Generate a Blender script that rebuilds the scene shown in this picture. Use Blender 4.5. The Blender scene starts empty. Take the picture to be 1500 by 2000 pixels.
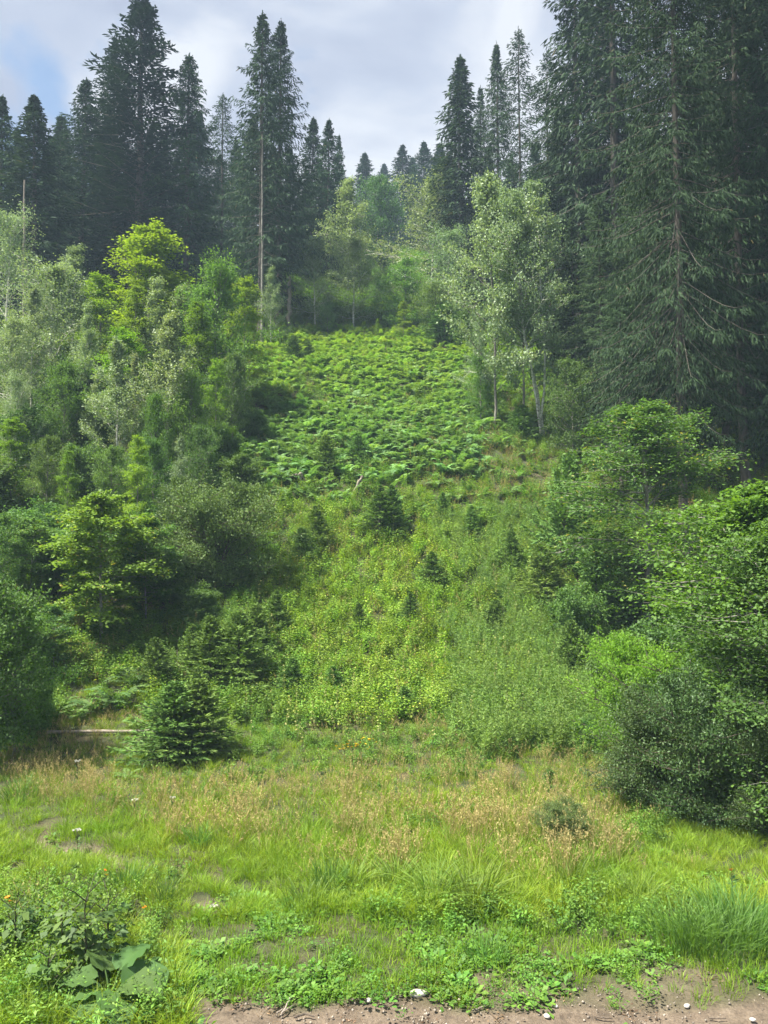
import bpy, math, random
import numpy as np
from math import radians, sin, cos, pi, tan

# ------------------------------------------------------------------ camera, sky, sun, exposure
scn = bpy.context.scene
CAM_H, PITCH, FPX = 4.0, radians(3.2), 1504.0
cam_d = bpy.data.cameras.new('camera'); cam = bpy.data.objects.new('camera', cam_d)
scn.collection.objects.link(cam); scn.camera = cam
cam.location = (0, 0, CAM_H); cam.rotation_euler = (radians(90) + PITCH, 0, 0)
cam_d.sensor_fit = 'VERTICAL'; cam_d.sensor_height = 24; cam_d.lens = 24 * FPX / 2000
cam_d.clip_end = 3000; cam_d.clip_start = 0.05

SUN_EL, SUN_AZ = radians(62), radians(-108)    # azimuth from +Y towards +X: high, to the left of the camera
w = bpy.data.worlds.new('World'); scn.world = w; w.use_nodes = True
nt = w.node_tree; nt.nodes.clear()
N = nt.nodes.new; LK = nt.links.new
out = N('ShaderNodeOutputWorld'); bg = N('ShaderNodeBackground'); bg.inputs[1].default_value = 0.05
sky = N('ShaderNodeTexSky'); sky.sky_type = 'NISHITA'; sky.sun_disc = False
sky.sun_elevation = SUN_EL; sky.sun_rotation = SUN_AZ; sky.air_density = 1.2; sky.dust_density = 1.5
tc = N('ShaderNodeTexCoord')
mp = N('ShaderNodeMapping'); mp.inputs['Scale'].default_value = (1.0, 1.0, 2.3); mp.inputs['Location'].default_value = (0.3, 0.0, 0.35)
LK(tc.outputs['Generated'], mp.inputs[0])
n1 = N('ShaderNodeTexNoise'); n1.inputs['Scale'].default_value = 3.4; n1.inputs['Detail'].default_value = 6; n1.inputs['Roughness'].default_value = .46; n1.inputs['Distortion'].default_value = .4
n2 = N('ShaderNodeTexNoise'); n2.inputs['Scale'].default_value = 3.6; n2.inputs['Detail'].default_value = 6; n2.inputs['Roughness'].default_value = .5
LK(mp.outputs[0], n1.inputs[0]); LK(mp.outputs[0], n2.inputs[0])
cr = N('ShaderNodeValToRGB')                    # brightness of the cloud layer
e = cr.color_ramp.elements
e[0].position = .42; e[0].color = (2.7, 2.95, 3.75, 1); e[1].position = .60; e[1].color = (5.0, 5.1, 5.4, 1)
m_ = cr.color_ramp.elements.new(.5); m_.color = (3.35, 3.62, 4.35, 1)
sx = N('ShaderNodeSeparateXYZ'); LK(tc.outputs['Generated'], sx.inputs[0])
mr = N('ShaderNodeMapRange'); mr.inputs[1].default_value = .42; mr.inputs[2].default_value = .62; mr.inputs[3].default_value = .14; mr.inputs[4].default_value = -.03
LK(sx.outputs[2], mr.inputs[0]); ad = N('ShaderNodeMath'); ad.operation = 'ADD'; LK(n1.outputs[0], ad.inputs[0]); LK(mr.outputs[0], ad.inputs[1]); LK(ad.outputs[0], cr.inputs[0])
hole = N('ShaderNodeValToRGB'); hole.color_ramp.elements[0].position = .30; hole.color_ramp.elements[1].position = .40
LK(n2.outputs[0], hole.inputs[0])
mx = N('ShaderNodeMix'); mx.data_type = 'RGBA'
vd = N('ShaderNodeVectorMath'); vd.operation = 'DISTANCE'; vd.inputs[1].default_value = (-.35, .795, .496)     # the blue gap in the clouds
n3 = N('ShaderNodeTexNoise'); n3.inputs['Scale'].default_value = 9; n3.inputs['Detail'].default_value = 5; LK(tc.outputs['Generated'], n3.inputs[0])
sc3 = N('ShaderNodeVectorMath'); sc3.operation = 'MULTIPLY_ADD'; sc3.inputs[1].default_value = (.22, .22, .22); LK(n3.outputs['Color'], sc3.inputs[0])
of3 = N('ShaderNodeVectorMath'); of3.operation = 'ADD'; of3.inputs[1].default_value = (-.11, -.11, -.11); LK(tc.outputs['Generated'], of3.inputs[0]); LK(of3.outputs[0], sc3.inputs[2])
LK(sc3.outputs[0], vd.inputs[0]); m3 = N('ShaderNodeMapRange'); m3.inputs[1].default_value = .02; m3.inputs[2].default_value = .055; LK(vd.outputs['Value'], m3.inputs[0])
mn = N('ShaderNodeMath'); mn.operation = 'MINIMUM'; LK(hole.outputs[0], mn.inputs[0]); LK(m3.outputs[0], mn.inputs[1])
LK(mn.outputs[0], mx.inputs[0]); LK(sky.outputs[0], mx.inputs[6]); LK(cr.outputs[0], mx.inputs[7])
LK(mx.outputs[2], bg.inputs[0]); LK(bg.outputs[0], out.inputs[0])

sl = bpy.data.lights.new('sun', 'SUN'); sl.energy = 4.8; sl.angle = radians(4); sl.color = (1, .93, .78)
so = bpy.data.objects.new('sun', sl); scn.collection.objects.link(so)
so.rotation_euler = (radians(90) - SUN_EL, 0, pi - SUN_AZ)
so.location = (0, 0, 90)
scn.view_settings.view_transform = 'Standard'; scn.view_settings.look = 'None'
scn.view_settings.gamma = 1; scn.view_settings.use_curve_mapping = False
scn.view_settings.exposure = 1.82
cy = scn.cycles
cy.max_bounces = 5; cy.diffuse_bounces = 3; cy.glossy_bounces = 2; cy.transmission_bounces = 3; cy.transparent_max_bounces = 4
cy.volume_bounces = 0; cy.caustics_reflective = False; cy.caustics_refractive = False
cy.use_adaptive_sampling = True; cy.adaptive_threshold = 0.02
cy.use_denoising = True; cy.denoiser = 'OPENIMAGEDENOISE'; cy.denoising_input_passes = 'RGB_ALBEDO_NORMAL'
cy.denoising_prefilter = 'ACCURATE'

# ------------------------------------------------------------------ helpers
random.seed(4); RNG = np.random.default_rng(11)
COL = scn.collection

def link(o):
    COL.objects.link(o); return o

class MB:
    """collects quads and triangles with a per-vertex value v (0..1) and a material slot"""
    def __init__(s): s.V = []; s.Q = []; s.T = []; s.v = []; s.mq = []; s.mt = []; s.n = 0
    def add(s, V, Q=None, T=None, v=0.5, m=0):
        V = np.asarray(V, float).reshape(-1, 3)
        s.V.append(V); s.v.append(np.broadcast_to(np.asarray(v, float), (len(V),)).copy())
        if Q is not None and len(Q): Q = np.asarray(Q, int); s.Q.append(Q + s.n); s.mq.append(np.full(len(Q), m))
        if T is not None and len(T): T = np.asarray(T, int); s.T.append(T + s.n); s.mt.append(np.full(len(T), m))
        s.n += len(V)
    def tube(s, P, R, k=6, v=0.5, m=0):
        P = np.asarray(P, float); R = np.broadcast_to(np.asarray(R, float), (len(P),)); n = len(P)
        T = np.gradient(P, axis=0); T /= np.linalg.norm(T, axis=1)[:, None] + 1e-9
        ref = np.array([0, 0, 1.0]) if abs(T[:, 2]).mean() < .8 else np.array([1.0, 0, 0])
        A = np.cross(T, ref); A /= np.linalg.norm(A, axis=1)[:, None] + 1e-9; B = np.cross(T, A)
        th = np.arange(k) * 2 * pi / k
        V = P[:, None] + R[:, None, None] * (A[:, None] * np.cos(th)[None, :, None] + B[:, None] * np.sin(th)[None, :, None])
        i = np.arange(n - 1)[:, None] * k; j = np.arange(k)[None]; j2 = (j + 1) % k
        Q = np.stack([i + j, i + j2, i + k + j2, i + k + j], -1).reshape(-1, 4)
        s.add(V.reshape(-1, 3), Q, v=v, m=m)
    def blades(s, P, D, Nn, L, W, v, m=0, fold=0.0, wide=.45):
        """rhombic leaves: base P, direction D, face normal Nn"""
        D = D / (np.linalg.norm(D, axis=1)[:, None] + 1e-9)
        S = np.cross(D, Nn); S /= np.linalg.norm(S, axis=1)[:, None] + 1e-9
        U = np.cross(S, D)
        L = np.broadcast_to(L, (len(P),))[:, None]; W = np.broadcast_to(W, (len(P),))[:, None]
        mid = P + D * L * wide + U * W * fold
        V = np.stack([P, mid + S * W * .5, P + D * L, mid - S * W * .5], 1).reshape(-1, 3)
        Q = np.arange(len(P) * 4).reshape(-1, 4)
        s.add(V, Q, v=np.repeat(np.broadcast_to(v, (len(P),)), 4), m=m)
    def mesh(s, name, mats):
        V = np.concatenate(s.V).astype(np.float32)
        Q = np.concatenate(s.Q) if s.Q else np.zeros((0, 4), int); T = np.concatenate(s.T) if s.T else np.zeros((0, 3), int)
        me = bpy.data.meshes.new(name); me.vertices.add(len(V)); me.vertices.foreach_set('co', V.ravel())
        L = np.concatenate([Q.ravel(), T.ravel()]).astype(np.int32)
        me.loops.add(len(L)); me.loops.foreach_set('vertex_index', L)
        nq, ntr = len(Q), len(T); me.polygons.add(nq + ntr)
        st = np.concatenate([np.arange(nq) * 4, nq * 4 + np.arange(ntr) * 3]).astype(np.int32)
        me.polygons.foreach_set('loop_start', st)
        mi = np.concatenate([np.concatenate(s.mq) if s.mq else np.zeros(0), np.concatenate(s.mt) if s.mt else np.zeros(0)]).astype(np.int32)
        me.polygons.foreach_set('material_index', mi)
        a = me.attributes.new('v', 'FLOAT', 'POINT'); a.data.foreach_set('value', np.concatenate(s.v).astype(np.float32))
        for m in (mats if isinstance(mats, (list, tuple)) else [mats]): me.materials.append(m)
        me.update(calc_edges=True); return me

def unit(a): return a / (np.linalg.norm(a, axis=-1, keepdims=True) + 1e-9)

def vnoise(x, y, seed=0, octaves=3, scale=1.0):
    x = np.asarray(x, float) / scale; y = np.asarray(y, float) / scale; r = np.zeros(np.broadcast(x, y).shape); amp = 1; tot = 0
    for o in range(octaves):
        xi = np.floor(x).astype(int); yi = np.floor(y).astype(int); fx = x - xi; fy = y - yi
        fx = fx * fx * (3 - 2 * fx); fy = fy * fy * (3 - 2 * fy)
        def h(a, b):
            t = (a * 374761393 + b * 668265263 + (seed + o) * 974634777) & 0xffffffff
            t = ((t ^ (t >> 13)) * 1274126177) & 0xffffffff
            return ((t ^ (t >> 16)) & 0xffff) / 65535.0
        r = r + amp * ((h(xi, yi) * (1 - fx) + h(xi + 1, yi) * fx) * (1 - fy) + (h(xi, yi + 1) * (1 - fx) + h(xi + 1, yi + 1) * fx) * fy)
        tot += amp; amp *= .5; x = x * 2.03 + 17.1; y = y * 2.03 + 9.7
    return r / tot

# ------------------------------------------------------------------ terrain shape
def smooth_ramp(y, a, b):          # integral of a slope rising from 0 to 1 between a and b
    t = np.clip(y - a, 0, b - a)
    return t * t / (2 * (b - a)) + np.clip(y - b, 0, None)

def sstep(a, b, x):
    t = np.clip((x - a) / (b - a), 0, 1); return t * t * (3 - 2 * t)

def hill(x, y):
    yy = y - 1.2 * np.sin(x * .11 + .4) * sstep(10, 22, y)
    z = .58 * smooth_ramp(yy, 13.0, 24.0) - .10 * smooth_ramp(yy, 60, 80) - .48 * smooth_ramp(yy, 112, 150)
    z = z - .55 * smooth_ramp(yy, 170, 230) * .25
    z = z + sstep(14, 40, y) * (np.abs(x) * .02)
    return z
RUTS = None
def track_u(x, y):
    """signed distance to the centre of the old cart track in the meadow (m)"""
    # from (-7.4, 12.9) to (-1.7, 8.9)
    ax, ay, bx, by = -7.6, 12.7, -1.9, 8.9
    dx, dy = bx - ax, by - ay; L = math.hypot(dx, dy); dx /= L; dy /= L
    t = (x - ax) * dx + (y - ay) * dy; s = -(x - ax) * dy + (y - ay) * dx + .18 * np.sin(t * .7)
    return s, t, L
def ground_z(x, y):
    x = np.asarray(x, float); y = np.asarray(y, float)
    z = hill(x, y)
    z = z + (vnoise(x, y, 3, 3, 5.0) - .5) * (.25 + .9 * sstep(16, 40, y))
    z = z + (vnoise(x, y, 8, 3, .8) - .5) * .10
    s, t, L = track_u(x, y); on = sstep(-2, .5, t) * (1 - sstep(L - .5, L + 1.0, t))
    z = z - on * .09 * (np.exp(-((s - .45) / .2) ** 2) + np.exp(-((s + .65) / .2) ** 2))
    return z
CP, SP = cos(PITCH), sin(PITCH)
def project(x, y, z):
    dz = z - CAM_H; dep = y * CP + dz * SP; up = -y * SP + dz * CP
    dep = np.where(np.abs(dep) < .01, .01, dep)
    return 750 + FPX * x / dep, 1000 - FPX * up / dep, dep
def ground_at(px, py):
    """first point of the ground on the ray through photo pixel px, py"""
    a = (px - 750) / FPX; b = (1000 - py) / FPX
    d = np.array([a, CP - b * SP, SP + b * CP]); d /= d[1]
    ys = np.concatenate([np.arange(3, 40, .03), np.arange(40, 160, .15)])
    X = d[0] * ys; Z = CAM_H + d[2] * ys; g = ground_z(X, ys); hit = np.nonzero(g >= Z)[0]
    i = hit[0] if len(hit) else len(ys) - 1
    return float(X[i]), float(ys[i]), float(g[i])
def col_at(px, d):
    """the ground point at distance d on the photo column px"""
    x = (px - 750) / FPX * d
    for _ in range(6):
        z = float(ground_z(x, d)); dep = d * CP + (z - CAM_H) * SP; x = (px - 750) / FPX * dep
    return x, d, float(ground_z(x, d))
def height_to(y, z0, py):
    k = (1000 - py) / FPX; dz = (k * y * CP + y * SP) / (CP - k * SP)
    return dz + CAM_H - z0

# ------------------------------------------------------------------ materials
def new_mat(name):
    m = bpy.data.materials.new(name); m.use_nodes = True; m.node_tree.nodes.clear(); return m
def leaf_mat(name, a, b, trans=.35, gloss=.05, rough=.45, inst=False, jitter=.18, tcol=(1.25, 1.25, .55), c=None):
    """a..b the range of the leaf colour itself; per-plant and per-leaf variation"""
    m = new_mat(name); n = m.node_tree.nodes; L = m.node_tree.links.new
    o = n.new('ShaderNodeOutputMaterial')
    at = n.new('ShaderNodeAttribute'); at.attribute_name = 'v'
    rp = n.new('ShaderNodeValToRGB'); rp.color_ramp.elements[0].color = (*a, 1); rp.color_ramp.elements[1].color = (*b, 1)
    if c is not None:
        rp.color_ramp.elements[1].position = .93; q = rp.color_ramp.elements.new(1.0); q.color = (*c, 1)
    L(at.outputs['Fac'], rp.inputs[0])
    oi = n.new('ShaderNodeObjectInfo'); hs = n.new('ShaderNodeHueSaturation')
    m1 = n.new('ShaderNodeMapRange'); m1.inputs[3].default_value = 1 - jitter; m1.inputs[4].default_value = 1 + jitter
    m2 = n.new('ShaderNodeMapRange'); m2.inputs[3].default_value = .5 - jitter * .07; m2.inputs[4].default_value = .5 + jitter * .07
    wn = n.new('ShaderNodeMath'); wn.operation = 'FRACT'; mu = n.new('ShaderNodeMath'); mu.operation = 'MULTIPLY'; mu.inputs[1].default_value = 7.31
    L(oi.outputs['Random'], m1.inputs[0]); L(oi.outputs['Random'], mu.inputs[0]); L(mu.outputs[0], wn.inputs[0]); L(wn.outputs[0], m2.inputs[0])
    L(rp.outputs[0], hs.inputs['Color']); L(m1.outputs[0], hs.inputs['Value']); L(m2.outputs[0], hs.inputs['Hue'])
    src = hs.outputs[0]
    mt = n.new('ShaderNodeMix'); mt.data_type = 'RGBA'; mt.blend_type = 'MULTIPLY'; mt.inputs[0].default_value = 1
    L(src, mt.inputs[6])
    if inst:
        ia = n.new('ShaderNodeAttribute'); ia.attribute_type = 'INSTANCER'; ia.attribute_name = 'tint'; L(ia.outputs['Color'], mt.inputs[7])
    else:
        L(oi.outputs['Color'], mt.inputs[7])
    src = mt.outputs[2]
    df = n.new('ShaderNodeBsdfDiffuse'); tr = n.new('ShaderNodeBsdfTranslucent'); gl = n.new('ShaderNodeBsdfGlossy'); gl.inputs['Roughness'].default_value = rough + .15
    gl.inputs['Color'].default_value = (.9, .95, 1, 1)
    tm = n.new('ShaderNodeMix'); tm.data_type = 'RGBA'; tm.blend_type = 'MULTIPLY'; tm.inputs[0].default_value = 1; tm.inputs[7].default_value = (*tcol, 1)
    L(src, df.inputs[0]); L(src, tm.inputs[6]); L(tm.outputs[2], tr.inputs[0])
    x1 = n.new('ShaderNodeMixShader'); x1.inputs[0].default_value = trans; x2 = n.new('ShaderNodeMixShader'); x2.inputs[0].default_value = gloss * .35
    L(df.outputs[0], x1.inputs[1]); L(tr.outputs[0], x1.inputs[2]); L(x1.outputs[0], x2.inputs[1]); L(gl.outputs[0], x2.inputs[2]); L(x2.outputs[0], o.inputs[0])
    return m
def bark_mat(name, a, b, scale=(9, 9, 2), birch=False):
    m = new_mat(name); n = m.node_tree.nodes; L = m.node_tree.links.new
    o = n.new('ShaderNodeOutputMaterial'); p = n.new('ShaderNodeBsdfPrincipled'); p.inputs['Roughness'].default_value = .9
    t = n.new('ShaderNodeTexCoord'); mpp = n.new('ShaderNodeMapping'); mpp.inputs['Scale'].default_value = scale
    no = n.new('ShaderNodeTexNoise'); no.inputs['Scale'].default_value = 1.5; no.inputs['Detail'].default_value = 6; no.inputs['Roughness'].default_value = .65
    rp = n.new('ShaderNodeValToRGB'); rp.color_ramp.elements[0].color = (*a, 1); rp.color_ramp.elements[1].color = (*b, 1)
    rp.color_ramp.elements[0].position = .38; rp.color_ramp.elements[1].position = .55 if birch else .64
    bp = n.new('ShaderNodeBump'); bp.inputs['Strength'].default_value = .6; bp.inputs['Distance'].default_value = .03
    L(t.outputs['Object'], mpp.inputs[0]); L(mpp.outputs[0], no.inputs[0]); L(no.outputs[0], rp.inputs[0]); L(rp.outputs[0], p.inputs['Base Color'])
    L(no.outputs[0], bp.inputs['Height']); L(bp.outputs[0], p.inputs['Normal']); L(p.outputs[0], o.inputs[0])
    return m

M = {}
M['bark_spruce'] = bark_mat('bark_spruce', (.050, .044, .037), (.120, .110, .096))
M['bark_grey'] = bark_mat('bark_grey', (.10, .095, .085), (.30, .29, .26), (5, 5, 3))
M['bark_pale'] = bark_mat('bark_pale', (.22, .21, .18), (.66, .66, .60), (3, 3, 9), True)
M['bark_brown'] = bark_mat('bark_brown', (.045, .036, .028), (.12, .095, .075))
M['dead_wood'] = bark_mat('dead_wood', (.16, .13, .105), (.34, .30, .26), (14, 14, 3))
M['stone'] = bark_mat('stone_grey', (.30, .28, .26), (.58, .56, .52), (6, 6, 6))
M['needle'] = leaf_mat('spruce_needles', (.024, .052, .028), (.060, .108, .046), .12, .03, .5, c=(.13, .11, .06))
M['needle_fir'] = leaf_mat('fir_needles', (.020, .044, .032), (.046, .084, .048), .10, .05, .4)
M['needle_young'] = leaf_mat('young_spruce_needles', (.040, .090, .034), (.090, .165, .052), .15, .03, .5)
M['leaf_aspen'] = leaf_mat('aspen_leaves', (.16, .23, .11), (.31, .40, .22), .34, .08, .4)
M['leaf_green'] = leaf_mat('mid_green_leaves', (.075, .155, .030), (.170, .295, .050), .42, .05)
M['leaf_dark'] = leaf_mat('dark_green_leaves', (.063, .132, .031), (.150, .255, .055), .38, .06)
M['leaf_lime'] = leaf_mat('yellow_green_leaves', (.115, .210, .022), (.240, .370, .038), .45, .04)
M['leaf_maple'] = leaf_mat('maple_leaves', (.085, .165, .032), (.180, .300, .050), .40, .05, c=(.30, .28, .08))
M['leaf_ash'] = leaf_mat('ash_leaves', (.050, .110, .034), (.115, .205, .052), .36, .05, c=(.30, .28, .08))
M['leaf_willow'] = leaf_mat('willow_leaves', (.058, .112, .034), (.140, .215, .058), .28, .07, .4)
G = {}
def gmat(k, a, b, tr=.35, **kw): G[k] = leaf_mat(k, a, b, tr, inst=True, **kw)
gmat('grass_blades', (.115, .225, .022), (.260, .400, .042), .42, jitter=.2)
gmat('dry_grass_stems', (.28, .25, .09), (.50, .44, .20), .25, jitter=.15, tcol=(1, 1, .8))
gmat('sedge_blades', (.10, .19, .028), (.24, .34, .055), .42)
gmat('herb_leaves', (.075, .165, .030), (.180, .320, .055), .38, jitter=.25)
gmat('bramble_leaves', (.080, .170, .028), (.200, .340, .050), .38, jitter=.25, c=(.36, .36, .12))
gmat('fern_scatter', (.080, .170, .040), (.210, .350, .095), .38, jitter=.2)
gmat('fine_stems', (.095, .190, .050), (.200, .320, .095), .4)
gmat('litter', (.10, .07, .045), (.24, .17, .11), .1, tcol=(1, 1, 1))
M['fern'] = leaf_mat('fern_fronds', (.080, .170, .040), (.210, .350, .095), .38, jitter=.2)
M['fern_dark'] = leaf_mat('shade_fern_fronds', (.050, .115, .035), (.120, .215, .060), .38, jitter=.2)
M['herb'] = leaf_mat('tall_herb_leaves', (.055, .115, .035), (.130, .220, .055), .35)
M['burdock'] = leaf_mat('burdock_leaves', (.040, .095, .026), (.095, .170, .048), .30, .03, .5)
M['stem'] = leaf_mat('herb_stems', (.05, .06, .03), (.10, .10, .05), .05)
M['yellow'] = leaf_mat('yellow_petals', (.65, .45, .02), (.80, .60, .04), .3, tcol=(1, 1, .8))
M['orange'] = leaf_mat('orange_petals', (.75, .28, .02), (.85, .38, .06), .3, tcol=(1, 1, .8))
M['white'] = leaf_mat('white_petals', (.62, .62, .55), (.75, .75, .68), .2, tcol=(1, 1, 1))
M['sedge'] = leaf_mat('sedge_clump_blades', (.10, .19, .028), (.24, .34, .055), .42)
M['grassy'] = leaf_mat('tall_grass_clump_blades', (.065, .155, .028), (.14, .28, .05), .42)

# ------------------------------------------------------------------ the ground
def road_mask(x, y):
    px, py, _ = project(x, y, ground_z(x, y))
    n = vnoise(x, y, 21, 3, .7); n2 = vnoise(x, y, 25, 3, .9)
    edge = 1955 + 45 * (n - .5)
    a = sstep(edge - 12, edge + 12, py) * sstep(330, 430, px + 80 * (n - .5))
    patch = sstep(.57, .66, n2) * sstep(1850, 1895, py) * sstep(640, 900, px)
    near = (y < 6.6) & (x > -3.5)
    r = np.maximum(a, patch * .55)
    r = np.where(y < 4.0, np.where(y > -1.5, 1.0, 0.0), np.where(near, np.maximum(r, .95), r))
    s, t, L = track_u(x, y); on = sstep(-1, 1, t) * (1 - sstep(L - 1, L + .6, t))
    r2 = .9 * on * sstep(.60, .68, vnoise(x, y, 40, 3, .7)) * np.exp(-((s - .45) / .12) ** 2)
    r2 = np.maximum(r2, np.exp(-((px - 215) / 48) ** 2 - ((py - 1676 - .35 * (px - 215)) / 11) ** 2)); r2 = np.maximum(r2, np.exp(-((px - 412) / 26) ** 2 - ((py - 1772) / 13) ** 2))
    return np.clip(np.maximum(r, r2 * 1.3), 0, 1)
def spaced(stops):
    o = [stops[0][0]]
    for (a, s), (b, _) in zip(stops, stops[1:]):
        k = max(1, int(round((b - a) / s))); o += list(a + (b - a) * (np.arange(k) + 1) / k)
    return np.array(o)
def build_ground():
    xs = spaced([(-900, 60), (-200, 10), (-60, 2), (-20, .5), (-8, .11), (8, .5), (20, 2), (60, 10), (200, 60), (900, 60)])
    ys = spaced([(-500, 60), (-60, 5), (-6, .6), (5.5, .08), (14, .3), (40, 1), (80, 3), (160, 20), (400, 80), (1200, 80)])
    X, Y = np.meshgrid(xs, ys); Z = ground_z(X, Y)
    dirt = road_mask(X, Y)
    Z = Z + dirt * (vnoise(X, Y, 50, 4, .25) - .5) * .05 - dirt * .02
    nx = len(xs); ny = len(ys)
    i = (np.arange(ny - 1)[:, None] * nx + np.arange(nx - 1)[None]).ravel()
    Q = np.stack([i, i + 1, i + nx + 1, i + nx], 1)
    b = MB(); b.add(np.stack([X, Y, Z], -1).reshape(-1, 3), Q, v=dirt.ravel())
    m = new_mat('ground_soil'); n = m.node_tree.nodes; L = m.node_tree.links.new
    o = n.new('ShaderNodeOutputMaterial'); p = n.new('ShaderNodeBsdfPrincipled'); p.inputs['Roughness'].default_value = .95
    at = n.new('ShaderNodeAttribute'); at.attribute_name = 'v'; g = n.new('ShaderNodeNewGeometry')
    def noise(sc, det=6, ro=.6):
        k = n.new('ShaderNodeTexNoise'); k.inputs['Scale'].default_value = sc; k.inputs['Detail'].default_value = det; k.inputs['Roughness'].default_value = ro
        L(g.outputs['Position'], k.inputs[0]); return k
    def ramp(src, *st):
        r = n.new('ShaderNodeValToRGB'); r.color_ramp.elements[0].position = st[0][0]; r.color_ramp.elements[0].color = (*st[0][1], 1)
        r.color_ramp.elements[1].position = st[-1][0]; r.color_ramp.elements[1].color = (*st[-1][1], 1)
        for q in st[1:-1]: k = r.color_ramp.elements.new(q[0]); k.color = (*q[1], 1)
        L(src, r.inputs[0]); return r
    a = noise(5, 8, .7); c = noise(1.1, 5); f = noise(38, 5, .7)
    d1 = ramp(a.outputs[0], (.30, (.074, .057, .042)), (.5, (.145, .114, .086)), (.72, (.220, .180, .142)))
    d2 = ramp(f.outputs[0], (.35, (.55, .52, .5)), (.6, (1.1, 1.08, 1.05)))
    dm = n.new('ShaderNodeMix'); dm.data_type = 'RGBA'; dm.blend_type = 'MULTIPLY'; dm.inputs[0].default_value = .8
    L(d1.outputs[0], dm.inputs[6]); L(d2.outputs[0], dm.inputs[7])
    g1 = ramp(c.outputs[0], (.3, (.038, .058, .018)), (.5, (.058, .068, .026)), (.7, (.085, .070, .040)))
    gm = n.new('ShaderNodeMix'); gm.data_type = 'RGBA'; gm.blend_type = 'MULTIPLY'; gm.inputs[0].default_value = .8
    L(g1.outputs[0], gm.inputs[6]); L(d2.outputs[0], gm.inputs[7])
    x = n.new('ShaderNodeMix'); x.data_type = 'RGBA'; L(at.outputs['Fac'], x.inputs[0]); L(gm.outputs[2], x.inputs[6]); L(dm.outputs[2], x.inputs[7])
    L(x.outputs[2], p.inputs['Base Color'])
    ad = n.new('ShaderNodeMath'); ad.operation = 'ADD'; L(a.outputs[0], ad.inputs[0]); L(f.outputs[0], ad.inputs[1])
    bp = n.new('ShaderNodeBump'); bp.inputs['Strength'].default_value = .8; bp.inputs['Distance'].default_value = .03
    L(ad.outputs[0], bp.inputs['Height']); L(bp.outputs[0], p.inputs['Normal']); L(p.outputs[0], o.inputs[0])
    ob = link(bpy.data.objects.new('ground', b.mesh('ground', m))); ob['kind'] = 'structure'
build_ground()

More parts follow.
